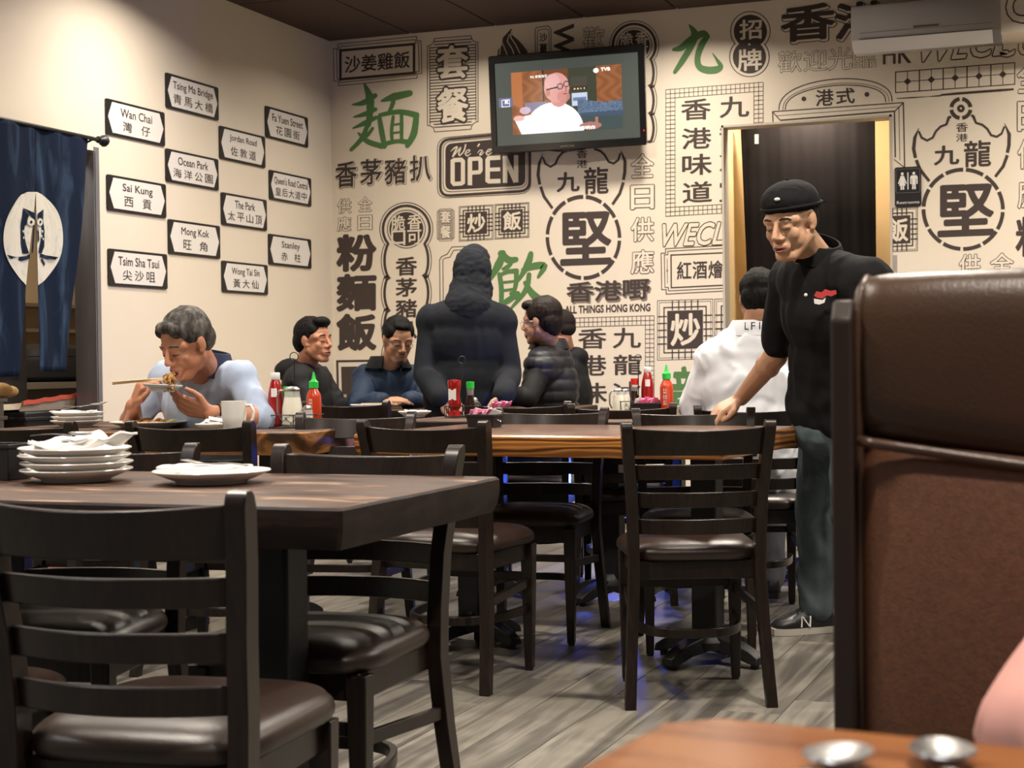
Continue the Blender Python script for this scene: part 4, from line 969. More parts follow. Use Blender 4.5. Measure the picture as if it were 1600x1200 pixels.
# near shelf with bread at the very left
sh = at_x(8, 622, XL-.16)
t = thing('side_shelf', 'grey shelf with two decks at the left edge inside the opening', 'shelf', (XL-.30, sh.y-.25, 0))
obj('deck', MB().box((-.2, -.55, sh.z-.02), (.14, .27, sh.z)), M['steel'], t, 30, bevel=.003); z2 = at_x(8, 650, XL-.16).z
obj('deck', MB().box((-.2, -.55, z2-.02), (.14, .27, z2)), M['steel'], t, 30, bevel=.003)
for y in (-.5, .22): obj('leg', MB().box((-.18, y, 0), (-.15, y+.03, sh.z-.02)).box((.10, y, 0), (.13, y+.03, sh.z-.02)), M['steel'], t, 30)
for i, (dy, s_) in enumerate(((.02, .065), (.13, .07), (.20, .055))):
    o = obj('bread_roll', MB().ball((0, 0, 0), (s_*.8, s_, s_*.55), 14, 8), M['bread'], None, 180); o.location = (XL-.20, sh.y-.07+dy-.05, sh.z+s_*.55+.001)
    tag(o, ['golden bread roll at the left end of the side shelf', 'middle golden bread roll on the side shelf', 'small bread roll nearest the curtain on the side shelf'][i], 'bread', 'bread rolls on the side shelf')
o = obj('cardboard_drum', MB().lathe([(.01, 0), (.115, 0), (.12, .01), (.12, .19), (.115, .2)], n=24), M['card'], None, 40); o.location = (XL-.25, sh.y-.2, z2-.02-.25); tag(o, 'round brown cardboard tub under the side shelf', 'tub')
t_ = thing('floor_box', 'dark crate standing under the side shelf holding the tub', 'crate', (XL-.25, sh.y-.2, 0)); obj('crate', MB().box((-.14, -.16, 0), (.14, .16, z2-.272)), M['darksteel'], t_, 30, bevel=.004)

# ------------------------------------------------------------------ tables
TH = .785
def base_col(t, x, y, h, r=.045, rot=0, sq=True, fl=.22):
    mb = MB()
    if sq: mb.loft([[(x+sx*r, y+sy*r, z) for sx, sy in ((-1, -1), (1, -1), (1, 1), (-1, 1))] for z in (.07, h)])
    obj('column', mb, M['iron'], t, 30, bevel=.008)
    mb = MB().lathe([(.02, .045), (.085, .05), (.085, .075), (.06, .095), (.05, .12)], (x, y, 0), 16); obj('base_hub', mb, M['iron'], t, 40)
    for i in range(4):
        a = rot+i*PI/2; c, s_ = math.cos(a), math.sin(a); pts = []; 
        R = []
        for u, wd, zt_, zb in ((.04, .042, .095, .045), (.13, .038, .080, .036), (fl*.85, .032, .058, .018), (fl, .029, .038, .014)):
            R.append([(x+c*u-s_*e*wd, y+s_*u+c*e*wd, z) for e, z in ((-1, zb), (1, zb), (.72, zt_), (-.72, zt_))])
        o = obj('foot', MB().loft(R), M['iron'], t, 30, bevel=.004)
        obj('glide', MB().lathe([(.015, 0), (.015, .016)], (x+c*(fl-.025), y+s_*(fl-.025), 0), 10), M['blackpl'], o, 30)
    mb = MB().box((x-.17, y-.03, h), (x+.17, y+.03, h+.012)).box((x-.03, y-.17, h), (x+.03, y+.17, h+.012)); obj('mounting_plate', mb, M['iron'], t, 30)
def table(label, corner_fl, L, Dp, rot, th, mt, me_, bases, group=None, live=0, cham=.0, h=TH, kind='dining_table', brot=PI/4+.36):
    """corner_fl = front left corner in the room, L along local x, Dp along local y"""
    t = thing(kind, label, 'table', (corner_fl[0], corner_fl[1], 0), rot, group)
    out = []; rr = random.Random(5)
    def edge(a, b_, n, amp):
        for i in range(n):
            u = i/n; x = a[0]+(b_[0]-a[0])*u; y = a[1]+(b_[1]-a[1])*u; d = Vector((b_[0]-a[0], b_[1]-a[1])).normalized()
            k = amp*(math.sin(u*17+1)+.6*math.sin(u*41))*.5*math.sin(PI*u); out.append((x+d.y*k, y-d.x*k))
    c = cham
    cs = [(c, 0), (L-c, 0), (L, c), (L, Dp-c), (L-c, Dp), (c, Dp), (0, Dp-c), (0, c)] if c else [(0, 0), (L, 0), (L, Dp), (0, Dp)]
    for i in range(len(cs)):
        long_ = c == 0 or i % 2 == 0
        edge(cs[i], cs[(i+1) % len(cs)], 24 if live and long_ else (1), live)
    cx, cy = L/2, Dp/2
    def sc(k, z, j=0): return [(cx+(x-cx)*(1-k/cx), cy+(y-cy)*(1-k/cy), z+(rr.uniform(-1, 1)*j)) for x, y in out]
    mb = MB(); b0 = h-th
    rings = [sc(.012, b0), sc(.003+live*.3, b0+th*.25), sc(0, b0+th*.6), sc(0, h-.006), sc(.004, h-.0012), sc(.007, h)]
    mb.loft(rings)
    n = len(out); mb.mi = [0]*len(mb.f)
    for i in range(4*n): mb.mi[i] = 1
    mb.mi[5*n] = 1
    obj('tabletop', mb, [mt, me_], t, 26)
    for bx, by in bases: base_col(t, bx, by, b0-.012, rot=brot-rot)
    return t
# near table
a = PH(525, 793, TH); b_ = PH(785, 745, TH)
T1 = table('near dark worn slab table with stacked plates on it', (a.x-2.0, a.y-.004), 2.012, b_.y-a.y+.012, 0, .075, M['t1'], M['t1e'], [(1.735, .27), (.35, .30)], cham=.006, live=.003)
T1Y0, T1Y1, T1X1 = a.y, b_.y, a.x
# table of the eating man
a = PH(470, 675.5, TH); 
T2 = table('live edge slab table where the man in light blue eats', (-4.25, a.y), a.x+4.25, .98, 0, .085, M['t1'], M['t2e'], [(.35, .5), (1.1, .5)], cham=.03, live=.02)
# plank table in the middle
a3 = PH(553, 677.5, TH); b3 = PH(1132, 683.5, TH); r3 = math.atan2(b3.y-a3.y, b3.x-a3.x); L3 = math.hypot(b3.x-a3.x, b3.y-a3.y)
T3 = table('reddish wood table with bright orange grained edge, in the middle of the room', (a3.x, a3.y), L3, .86, r3, .072, M['t3'], M['t3e'], [(.24, .43), (L3-.20, .40)])
# far tables
a4 = PH(606, 657.5, TH); T4 = table('dark table with a condiment rack in front of the hooded man', (a4.x, a4.y), 1.25, 1.05, r3*.6, .06, M['t1'], M['t1e'], [(.3, .43), (.85, .43)])
a5 = PH(535, 641, TH); b5 = PH(790, 637, TH); T5 = table('far dark table the four seated men share', (a5.x, a5.y+.05), 1.2, .75, math.radians(6), .06, M['t1'], M['t1e'], [(.6, .38)])
a6 = PH(905, 645.5, TH); T6 = table('dark table with sauces in front of the white jacket', (a6.x, a6.y), 1.38, .80, 0, .06, M['t1'], M['t1e'], [(.35, .4), (1.03, .4)])
# our own table at the lower right
a7 = PH(1058, 1112, TH); b7 = PH(1600, 1165, TH)
r7 = math.atan2(b7.y-a7.y, b7.x-a7.x)
yl = PH(945, 1199, TH)
Lv = Vector((math.cos(r7), math.sin(r7))); Nv = Vector((Lv.y, -Lv.x))
o7 = (a7.x+Nv.x*.72, a7.y+Nv.y*.72)
T7 = table('glossy amber wooden table at the lower right corner', o7, 1.5, .72, r7, .05, M['t5'], M['t5'], [(1.1, .40)], cham=.03, kind='booth_table')

# ------------------------------------------------------------------ chairs
def lerp(a, b, t): return a+(b-a)*t
def post_y(z):
    for (z0, y0), (z1, y1) in zip(PST, PST[1:]):
        if z <= z1: return lerp(y0, y1, (z-z0)/(z1-z0))
    return PST[-1][1]
def post_x(z): 
    P_ = [(0, .210), (.40, .188), (.60, .192), (.85, .214)]
    for (z0, y0), (z1, y1) in zip(P_, P_[1:]):
        if z <= z1: return lerp(y0, y1, (z-z0)/(z1-z0))
    return P_[-1][1]
PST = [(0, -.262), (.12, -.238), (.25, -.216), (.40, -.203), (.50, -.203), (.62, -.214), (.74, -.235), (.85, -.262)]
def make_chair():
    t = thing('ladder_back_chair', 'x', 'chair')
    cw = M['chairwood']
    for s in (-1, 1):
        R = []
        zs = [0, .12, .25, .33, .40, .50, .62, .74, .80, .825, .84, .848, .85]
        for z in zs:
            hx = .0165; hy = .016+.008*min(1, z/.35) if z < .35 else .024-.002*(z-.35)
            k = 1 if z < .82 else math.sqrt(max(.02, 1-((z-.82)/.0305)**2)); y = post_y(z); x = s*post_x(z)
            R.append([(x-hx, y-hy*k, z), (x+hx, y-hy*k, z), (x+hx, y+hy*k, z), (x-hx, y+hy*k, z)])
        o = obj('back_post', MB().loft(R), cw, t, 40, bevel=.003)
        # front leg
        R = [[(s*.176+sx*a, .160+sy*a, z) for sx, sy in ((-1, -1), (1, -1), (1, 1), (-1, 1))] for z, a in ((.008, .0135), (.30, .0195), (.425, .0215))]
        o2 = obj('front_leg', MB().loft(R), cw, t, 40, bevel=.003)
        obj('glide', MB().lathe([(.012, 0), (.012, .009)], (s*.176, .160, 0), 10), M['blackpl'], o2, 30)
        obj('side_stretcher', MB().bar([(s*.176, .15, .295), (s*.196, -.21, .275)], (.008, 0, 0), (0, 0, .014)), cw, t, 40, bevel=.002)
    obj('seat_frame', MB().loft([[(-.178, -.19, z), (.178, -.19, z), (.182, .172, z), (-.182, .172, z)] for z in (.372, .429)]), cw, t, 30, bevel=.004)
    def out(k, z):
        R = []
        for i in range(40):
            a = 2*PI*i/40; c, s_ = math.cos(a), math.sin(a); e = .42
            x = math.copysign(abs(c)**e, c); y = math.copysign(abs(s_)**e, s_); wdt = .196+.020*(y+1)/2; R.append((x*wdt*k*(1-.0*y), -.005+y*.214*k+(.012 if y > .9 else 0), z))
        return R
    obj('seat_cushion', MB().loft([out(.93, .4295), out(.975, .434), out(.995, .442)]+[out(max(.05, math.cos(a_))**.42, .450+.045*math.sin(a_)) for a_ in [PI/2*q/11 for q in range(11)]]+[out(.12, .4952)]), M['vinyl'], t, 180)
    def rail(z0, z1, e, n, hz=.010, dip=0):
        R = []
        for i in range(n+1):
            u = -1+2*i/n; zc = (z0+z1)/2; x = u*(post_x(zc)-.012); yb = -e*(1-u*u); d = dip*(1-u*u)
            R.append([(x, post_y(z0)+yb-hz, z0), (x, post_y(z0)+yb+hz, z0), (x, post_y(z1)+yb+hz, z1-d), (x, post_y(z1)+yb-hz, z1-d)])
        return MB().loft(R)
    obj('top_rail', rail(.748, .829, .046, 14, dip=.008), cw, t, 40, bevel=.003)
    for z in (.675, .592, .512): obj('slat', rail(z, z+.045, .046, 12, .008), cw, t, 40, bevel=.0025)
    obj('front_stretcher', MB().bar([(-.166, .160, .315), (.166, .160, .315)], (0, .008, 0), (0, 0, .013)), cw, t, 40, bevel=.002)
    pts = []
    for i in range(17):
        a = PI*i/16; pts.append((-.170*math.copysign(abs(math.cos(a))**.7, math.cos(a)), .155-.32*math.sin(a)**.8, .205))
    obj('hoop_stretcher', MB().bar(pts, [(0, 0, .014)]*17, [((Vector(pts[min(i+1, 16)])-Vector(pts[max(i-1, 0)])).normalized().cross(Vector((0, 0, 1)))*.008) for i in range(17)]), cw, t, 40, bevel=.002)
    return t
chair0 = make_chair(); used = [False]
def place(px, py, ang, away, lab, h=.85, zd=None):
    """px, py: middle of the two post tops; ang: turn of the back against the picture plane (deg, + = right end farther)"""
    p = PH(px, py, h) if zd is None else J(px, py, zd)
    a = YAW+math.radians(ang); bx = Vector((math.cos(a), math.sin(a)))      # along the back to the right
    fwd = Vector((-bx.y, bx.x)) if away else Vector((bx.y, -bx.x))
    rz = math.atan2(fwd.y, fwd.x)-PI/2
    c = Vector((p.x, p.y))+fwd*.262
    if used[0]: t = copy_tree(chair0)
    else: t = chair0; used[0] = True
    t.location = (c.x, c.y, 0); t.rotation_euler = (0, 0, rz); tag(t, lab, 'chair', 'ladder back dining chairs'); return t
C1 = place(163, 764, -14, True, 'ladder back chair nearest the camera at the lower left, seen from behind')
C0 = copy_tree(C1); C0.location = C1.location+Vector((-.52, -.03, 0)); tag(C0, 'ladder back chair cut by the left picture edge beside the nearest chair', 'chair', 'ladder back dining chairs')
place(574, 694, -20, False, 'ladder back chair behind the right end of the near table, facing the camera')
place(166, 692, -10, False, 'ladder back chair behind the plate stack on the near table')
place(295, 657, -16, True, 'ladder back chair directly in front of the man in light blue')
place(22, 658, -16, True, 'ladder back chair at the left edge in front of the live edge table')
place(659, 656.5, -24, True, 'ladder back chair at the left end of the orange edged table')
place(1091, 657, 2, True, 'ladder back chair alone in front of the orange edged table, seen from behind')
place(861, 636.5, -16, False, 'ladder back chair behind the orange edged table, left of the two')
place(1083, 637, -4, False, 'ladder back chair whose top the waiter grips')
WJ = place(1175, 632, -6, True, 'ladder back chair carrying the man in the white jacket')
place(556, 643, -8, False, 'ladder back chair behind the tall handle of the condiment caddy')
place(815, 627, -14, True, 'ladder back chair of the man in the quilted vest')
place(972, 630, -6, True, 'ladder back chair in front of the sauces at the mural')
place(540, 626, -18, True, 'ladder back chair at the far table beside the man in black')

# ------------------------------------------------------------------ booth seat at the right
bq = J(1305, 600, 1.78)
zt = J(1400, 428, 1.76).z
t = thing('booth_bench', 'high brown vinyl booth back at the right with a rolled top', 'booth seat', (bq.x, bq.y, 0), math.radians(1))
BW = 1.5
def sg(z): return z
ztop = zt; 
def rollring(x, k=1.0):     # section of the padded head roll in y,z ; y<0 faces the camera
    zs_ = 1.0
    sag = .040*min(1, max(0, x)/.25)*.9
    z0 = J(1325, 683, 1.74).z-sag
    c = (z0+ztop)/2; hz = (ztop-z0)/2; hy = .055*k; R = []
    for i in range(22):
        a = 2*PI*i/22; cc, ss = math.cos(a), math.sin(a); e = .62
        R.append((x, .02+hy*math.copysign(abs(cc)**e, cc)*(1), c+hz*k**.4*math.copysign(abs(ss)**e, ss)))
    return R
mb = MB().loft([rollring(.028, .55), rollring(.031, .8), rollring(.040, .95), rollring(.06, 1.02), rollring(.12, 1.06), rollring(.25, 1.08), rollring(.5, 1.08), rollring(.9, 1.08), rollring(BW-.03, 1.0)])
obj('head_roll', mb, M['booth'], t, 180)
zr = J(1325, 683, 1.74).z
mb = MB(); R = []
for x, k in ((.028, -.004), (.034, .018), (.05, .032), (.09, .040), (.3, .046), (.7, .046), (BW-.03, .03)):
    sag = .040*min(1, max(0, x)/.25)*.9; R.append([(x, .05, .40), (x, -k, .42), (x, -k-.006, .6), (x, -k-.004, zr-sag-.03), (x, -k+.012, zr-sag+.004), (x, .05, zr-sag+.004)])
obj('back_pad', MB().loft(R), M['boothweave'], t, 60)
pts = [(x, -.030-(.012 if x > .04 else 0), zr-.040*min(1, max(0, x)/.25)*.9) for x in (.03, .05, .08, .12, .18, .25, .5, .9, BW-.03)]
obj('seam_piping', MB().tube(pts, .006, 8), M['booth'], t, 180)
pts = [(.028, -.006, .42), (.028, -.012, .7), (.028, -.014, zr), (.028, -.02, ztop-.06), (.030, -.012, ztop-.02), (.036, .01, ztop-.004)]
obj('edge_piping', MB().tube(pts, .006, 8), M['booth'], t, 180)
obj('end_panel', MB().loft([[(0, -.035, 0), (.0, .11, 0), (.0, .11, ztop-.045), (0, .06, ztop-.028), (.0, -.015, ztop-.028), (0, -.035, ztop-.05)], [(.024, -.035, 0), (.024, .11, 0), (.024, .11, ztop-.045), (.024, .06, ztop-.028), (.024, -.015, ztop-.028), (.024, -.035, ztop-.05)]]), M['boothside'], t, 30, bevel=.004)
obj('back_board', MB().box((.024, .076, 0), (BW, .10, ztop-.05)), M['boothside'], t, 30)
obj('seat_base', MB().box((.026, -.30, 0), (BW, .05, .36)), M['boothside'], t, 30)
obj('seat_cushion', MB().box((.026, -.34, .36), (BW, .045, .46)), M['booth'], t, 30, bevel=.03, seg=4)
ORD = ['first', 'second', 'third', 'fourth', 'fifth', 'sixth', 'seventh', 'eighth', 'ninth']
# ------------------------------------------------------------------ tableware
def on(px, py, h=TH): p = PH(px, py, h); return Vector((p.x, p.y, h+.001))
def plate(loc, r, lab, group=None, tilt=(0, 0, 0)):
    prof = [(.01, .004), (r*.52, .004), (r*.55, 0), (r*.60, 0), (r*.62, .005), (r*.82, .014), (r, .0235), (r*1.005, .0255), (r*.995, .027), (r*.80, .0185), (r*.62, .010), (r*.5, .0085), (.01, .0085)]
    o = obj('plate', MB().lathe(prof, n=40), M['plate'], None, 50); o.location = loc; o.rotation_euler = tilt
    return tag(o, lab, 'plate', group)
def napkin(loc, w, d, rz, lab, seed=0, lift=.02, group=None):
    rr = random.Random(seed); nx, ny = 10, 7; V = []
    for j in range(ny+1):
        for i in range(nx+1):
            u, v = i/nx-.5, j/ny-.5; z = lift*(.45+.55*noise.noise(Vector((u*2.2+seed, v*2.2, seed*1.3))))+abs(u)**2*lift*.9
            V.append((u*w+rr.uniform(-.002, .002), v*d+rr.uniform(-.002, .002), max(.0035, z)))
    mb = MB(); mb.add(V, [(j*(nx+1)+i, j*(nx+1)+i+1, (j+1)*(nx+1)+i+1, (j+1)*(nx+1)+i) for j in range(ny) for i in range(nx)])
    o = obj('napkin', mb, M['paper'], None, 60); s_ = o.modifiers.new('t', 'SOLIDIFY'); s_.thickness = .005; s_.offset = 0
    o.location = loc; o.rotation_euler = (0, 0, rz); return tag(o, lab, 'napkin', group)
def cutlery(kind, loc, rz, L, lab, tilt=0, group=None):
    mb = MB(); pts = [(-L/2+L*.62*i/8, 0, .002+.003*math.sin(PI*i/8)) for i in range(9)]
    mb.bar(pts, [(0, .0035+.0015*(1-i/8), 0) for i in range(9)], (0, 0, .0011))
    x0 = -L/2+L*.62
    if kind == 'fork':
        mb.bar([(x0, 0, .003), (x0+L*.1, 0, .002), (x0+L*.18, 0, .004)], [(0, .004, 0), (0, .011, 0), (0, .012, 0)], (0, 0, .001))
        for i in range(4): mb.bar([(x0+L*.17, -.0095+i*.0063, .004), (L/2, -.0085+i*.0057, .009)], (0, .0017, 0), (0, 0, .0009))
    else:
        mb.lathe([(.001, -.005), (.60, -.004), (1.0, .001), (.96, .0025), (.55, -.001), (.001, -.002)], (0, 0, 0), 18)
        n = 6*18
        for i in range(len(mb.v)-n, len(mb.v)):
            x, y, z = mb.v[i]; mb.v[i] = (x0+L*.17+x*L*.20, y*.020*(1-.12*x), z+.007)
    o = obj(kind, mb, M['steel'], None, 50); o.location = loc; o.rotation_euler = (0, tilt, rz); return tag(o, lab, kind, group)
# stack of four plates on the near table
s0 = on(120, 752); 
for i in range(4):
    plate(s0+Vector((.003*(i % 2), -.003*i, .0155*i)), .118, 'white plate, %s of the stack of four on the near table' % ['lowest', 'second from below', 'third from below', 'topmost'][i], 'plates stacked on the near table', (0, .004*(i-1), 0))
zt_ = s0.z+.0155*3+.010
napkin(Vector((s0.x-.035, s0.y-.005, zt_+.006)), .125, .11, .5, 'crumpled napkin at the left on the near plate stack', 2, .032)
napkin(Vector((s0.x+.050, s0.y+.01, zt_+.014)), .13, .10, -.3, 'folded napkin pointing right on the near plate stack', 5, .036)
cutlery('spoon', Vector((s0.x-.01, s0.y-.03, zt_+.040)), .15, .15, 'steel spoon lying on the napkins of the near plate stack')
s1 = on(331, 755); plate(s1, .122, 'single white plate with a folded napkin on the near table')
napkin(Vector((s1.x-.01, s1.y-.01, s1.z+.026)), .17, .10, .1, 'flat folded napkin on the single near plate', 9, .012)
cutlery('fork', Vector((s1.x+.02, s1.y-.02, s1.z+.038)), 2.9, .18, 'steel fork resting on the napkin of the single near plate')
def caddybox(loc, lab, w=.10, d=.075, h=.075, rz=0, packets=None):
    t = thing('packet_caddy', lab, 'caddy', loc, rz); mb = MB(); th = .004
    mb.loft([[(sx*w/2*k, sy*d/2*k, z) for sx, sy in ((-1, -1), (1, -1), (1, 1), (-1, 1))] for k, z in ((.92, 0), (1, h-.01), (1.05, h-.009), (1.05, h), (.94, h), (.90, .01))]); obj('box', mb, M['blackpl'], t, 30, bevel=.002)
    obj('clip', MB().tube([(w/2+.001, -.01, h-.02), (w/2+.012, 0, h-.028), (w/2+.001, .01, h-.02)], .002, 6), M['steel'], t)
    return t
caddybox(on(2, 749), 'black caddy box cut by the left edge on the near table', .11, .09, .078)
# live edge table: plates with cutlery, meal, mug and condiments
s2 = on(121, 667)
for i in range(3): plate(s2+Vector((.004*(i-1), 0, .0165*i)), .105, 'white side plate, %s of the stack beside the kitchen opening' % ['bottom', 'middle', 'top'][i], 'plates stacked by the kitchen opening')
z2_ = s2.z+.0165*2+.012
napkin(Vector((s2.x-.02, s2.y, z2_+.002)), .16, .10, .1, 'white napkin under cutlery on the plates by the kitchen opening', 12, .022)
cutlery('fork', Vector((s2.x-.01, s2.y-.03, z2_+.036)), -.1, .20, 'fork on the plates by the kitchen opening')
cutlery('knife' if False else 'spoon', Vector((s2.x+.05, s2.y-.01, z2_+.037)), .25, .19, 'spoon on the plates by the kitchen opening', -.12)
s3 = on(232, 669); plate(s3, .150, 'large white dinner plate holding the stir fried meal')
mb = MB(); rr = random.Random(4)
for i in range(46):
    a = rr.random()*2*PI; r = .095*rr.random()**.6; mb.ball((s3.x+r*math.cos(a), s3.y+r*math.sin(a), s3.z+.013+rr.random()*.022*(1-r/.13)), (.014+rr.random()*.012, .010+rr.random()*.008, .008+rr.random()*.006), 8, 5, Matrix.Rotation(rr.random()*3, 3, 'Z'))
o = obj('stir_fry', mb, M['food'], None, 180); o['kind'] = 'stuff'; tag(o, 'heap of brown stir fried noodles on the large dinner plate', 'food')
for i, (dx, dy) in enumerate(((.085, -.03), (.10, .02), (.075, .05))):
    o = obj('greens', MB().ball((0, 0, 0), (.018, .009, .006), 8, 5), M['veg'], None, 180); o.location = (s3.x+dx, s3.y+dy, s3.z+.024); tag(o, ['front', 'right', 'rear'][i]+' green leaf piece at the edge of the fried noodles', 'vegetable', 'greens on the dinner plate')
def mug(loc, lab, rz=0, r=.041, h=.095, handle=True):
    t = thing('mug', lab, 'cup', loc, rz)
    obj('cup_body', MB().lathe([(.01, 0), (r*.78, 0), (r*.86, .004), (r*.98, h*.5), (r*1.03, h), (r*.98, h), (r*.92, h*.5), (r*.78, .008), (.01, .008)], n=32), M['plate'], t, 50)
    if handle: obj('handle', MB().tube([(r*.97, 0, h*.85), (r*1.35, 0, h*.86), (r*1.62, 0, h*.66), (r*1.55, 0, h*.42), (r*1.25, 0, h*.24), (r*.94, 0, h*.20)], .0055, 8), M['plate'], t, 180)
    return t
mug(on(366, 674.5), 'white coffee mug with a handle in front of the man in light blue', YAW-.1, .046, .112)
s4 = on(330, 673.5); plate(s4, .060, 'small saucer with sugar packets beside the coffee mug')
for i in range(3):
    o = obj('sugar_packet', MB().box((-.03, -.02, -.0015), (.03, .02, .0015)), M['paper'], None, None, bevel=.001); o.location = (s4.x+.012*i-.005, s4.y-.01+.01*i, s4.z+.030+.006*i); o.rotation_euler = (.25, .1*i, .3*i)
    tag(o, ['lowest', 'middle', 'upper'][i]+' white sugar packet on the small saucer', 'packet', 'white packets on the saucer')
napkin(on(403, 667), .09, .05, .1, 'white folded napkin between saucer and condiment rack', 20, .01)
def ketchup(loc, lab, s=1.0, inv=False, label=True):
    t = thing('ketchup_bottle', lab, 'bottle', loc)
    if not inv:
        obj('bottle_body', MB().lathe([(.005, 0), (.027*s, 0), (.030*s, .006), (.031*s, .03*s), (.030*s, .10*s), (.028*s, .13*s), (.020*s, .165*s), (.0155*s, .178*s)], n=28), M['ketchup'], t, 50)
        obj('cap', MB().lathe([(.0165*s, .178*s), (.018*s, .180*s), (.018*s, .203*s), (.016*s, .206*s), (.004, .206*s)], n=24), M['whitecap'], t, 40)
        if label: obj('label', MB().loft([[(.0297*s*math.sin(a)*1, -.0297*s*math.cos(a), z) for a in [(-.1+i*.1) for i in range(9)]] for z in (.112*s, .145*s)], cap=False, closed=False), M['paper'], t, 180)
    else:
        obj('cap', MB().lathe([(.01, 0), (.027, 0), (.027, .022), (.02, .026)], n=24), M['redcap'], t, 40)
        obj('bottle_body', MB().lathe([(.019, .026), (.028, .040), (.030, .058), (.0245, .085), (.0245, .105), (.030, .130), (.031, .148), (.028, .158), (.004, .162)], n=24), M['ketchup'], t, 50)
        obj('label', MB().box((-.018, -.0262, .07), (.018, -.0248, .12)), M['paper'], t, 30)
    return t
def sriracha(loc, lab, s=1.0):
    t = thing('chili_sauce_bottle', lab, 'bottle', loc)
    obj('bottle_body', MB().lathe([(.005, 0), (.029*s, 0), (.031*s, .005), (.031*s, .115*s), (.027*s, .132*s), (.017*s, .150*s), (.0155*s, .155*s)], n=28), M['hot'], t, 50)
    obj('cap', MB().lathe([(.020*s, .155*s), (.020*s, .181*s), (.013*s, .186*s), (.0095*s, .192*s), (.0045*s, .215*s), (.003*s, .222*s)], n=20), M['greencap'], t, 40)
    mb = MB(); 
    def w(x, z): a = x/.031; return (.0314*s*math.sin(a), -.0314*s*math.cos(a), z)
    for i, ch in enumerate('是拉差'):
        V, Fc, _, _ = fit(ch, 0, 0, 1); mb.add([w((-.010+.02*a)*s, (.088-.026*i+.022*b)*s) for a, b in V], Fc)
    obj('lettering', mb, M['paper'], t, None, recalc=False)
    return t
def jug(loc, lab, s=1.0):
    t = thing('glass_jug', lab, 'jug', loc, YAW+PI)
    obj('glass_body', MB().lathe([(.005, 0), (.036*s, 0), (.038*s, .004), (.036*s, .06*s), (.028*s, .105*s), (.026*s, .12*s), (.0245*s, .12*s), (.0265*s, .105*s), (.0345*s, .06*s), (.036*s, .006), (.005, .004)], n=28), M['glass'], t, 60)
    obj('liquid', MB().lathe([(.005, .005), (.0345*s, .007), (.0335*s, .06*s), (.0265*s, .098*s), (.004, .098*s)], n=24), M['cream'], t, 60)
    obj('lid', MB().lathe([(.027*s, .120*s), (.028*s, .126*s), (.018*s, .134*s), (.004, .136*s)], n=24), M['steel'], t, 40)
    obj('handle', MB().tube([(.026*s, 0, .122*s), (.042*s, 0, .122*s), (.052*s, 0, .10*s), (.052*s, 0, .05*s), (.040*s, 0, .02*s)], .0045, 8), M['steel'], t, 180)
    return t
def shaker(loc, lab, fill='paper'):
    t = thing('salt_shaker', lab, 'shaker', loc)
    obj('glass_body', MB().lathe([(.005, 0), (.021, 0), (.022, .004), (.021, .05), (.018, .062), (.0165, .062), (.019, .05), (.0195, .005), (.005, .003)], n=12), M['glass'], t, 30)
    obj('salt', MB().lathe([(.004, .004), (.0185, .005), (.0183, .04), (.004, .041)], n=12), M[fill], t, 30); obj('cap', MB().lathe([(.018, .062), (.0185, .068), (.013, .078), (.004, .080)], n=12), M['steel'], t, 40); return t
def soy(loc, lab, cap='greencap'):
    t = thing('soy_sauce_bottle', lab, 'bottle', loc)
    obj('bottle_body', MB().lathe([(.005, 0), (.026, 0), (.029, .01), (.026, .04), (.015, .075), (.014, .11)], n=20), M['soy'], t, 60); obj('neck_glass', MB().lathe([(.0142, .085), (.016, .11), (.016, .128), (.004, .128)], n=16), M['glass'], t, 50)
    obj('cap', MB().lathe([(.018, .120), (.018, .150), (.004, .151)], n=20), M[cap], t, 40); return t
def rack(loc, lab, rz, w, d, hh=.29):
    t = thing('condiment_rack', lab, 'rack', loc, rz); hw, hd = w/2, d/2
    loop = lambda z, k=1: [(hw*k*math.copysign(abs(math.cos(a))**.5, math.cos(a)), hd*k*math.copysign(abs(math.sin(a))**.5, math.sin(a)), z) for a in [2*PI*i/28 for i in range(29)]]
    mb = MB().tube(loop(.004), .0022, 6).tube(loop(.050), .0022, 6)
    for i in range(6): x = -hw+w*(i+.5)/6; mb.tube([(x, -hd*.97, .004), (x, hd*.97, .004)], .0016, 6)
    for a in (0, PI/2, PI, 1.5*PI, .78, 2.36, 3.9, 5.5): p_ = loop(0)[int(a/(2*PI)*28) % 28]; mb.tube([(p_[0], p_[1], .004), (p_[0], p_[1], .05)], .0018, 6)
    obj('basket', mb, M['iron'], t)
    for e in (-1, 1):
        for i in range(4):
            x0 = -hw*.72+hw*1.44*i/4; pts = [(x0+.36*hw*(q/14)+.008*math.sin(q*.9), e*hd*1.0, .027+.014*math.sin(q/14*2*PI)) for q in range(15)]; obj('scroll', MB().tube(pts, .0014, 5), M['iron'], t)
    mb = MB().tube([(0, 0, .004), (0, 0, hh-.032)], .0024, 6).tube([(.016*math.sin(2*PI*i/20), 0, hh-.016-.016*math.cos(2*PI*i/20)) for i in range(21)], .0018, 6); obj('ring_handle', mb, M['iron'], t)
    return t
def rel(o, dx, dy, rz): return Vector((o.x+dx*math.cos(rz)-dy*math.sin(rz), o.y+dx*math.sin(rz)+dy*math.cos(rz), o.z))
rz = YAW+.02
r1 = on(461, 668.5); rack(r1, 'black wire condiment rack on the live edge table', rz, .215, .105)
up = Vector((0, 0, .0072))
ketchup(rel(r1, -.075, .015, rz)+up, 'tall red ketchup bottle with white cap in the front rack')
jug(rel(r1, -.008, -.012, rz)+up, 'glass jug of white dressing with steel handle in the front rack', 1.12)
shaker(rel(r1, .052, -.024, rz)+up, 'glass salt shaker in the front rack')
sriracha(rel(r1, .072, .022, rz)+up, 'chili sauce bottle with green tip in the front rack', .93)
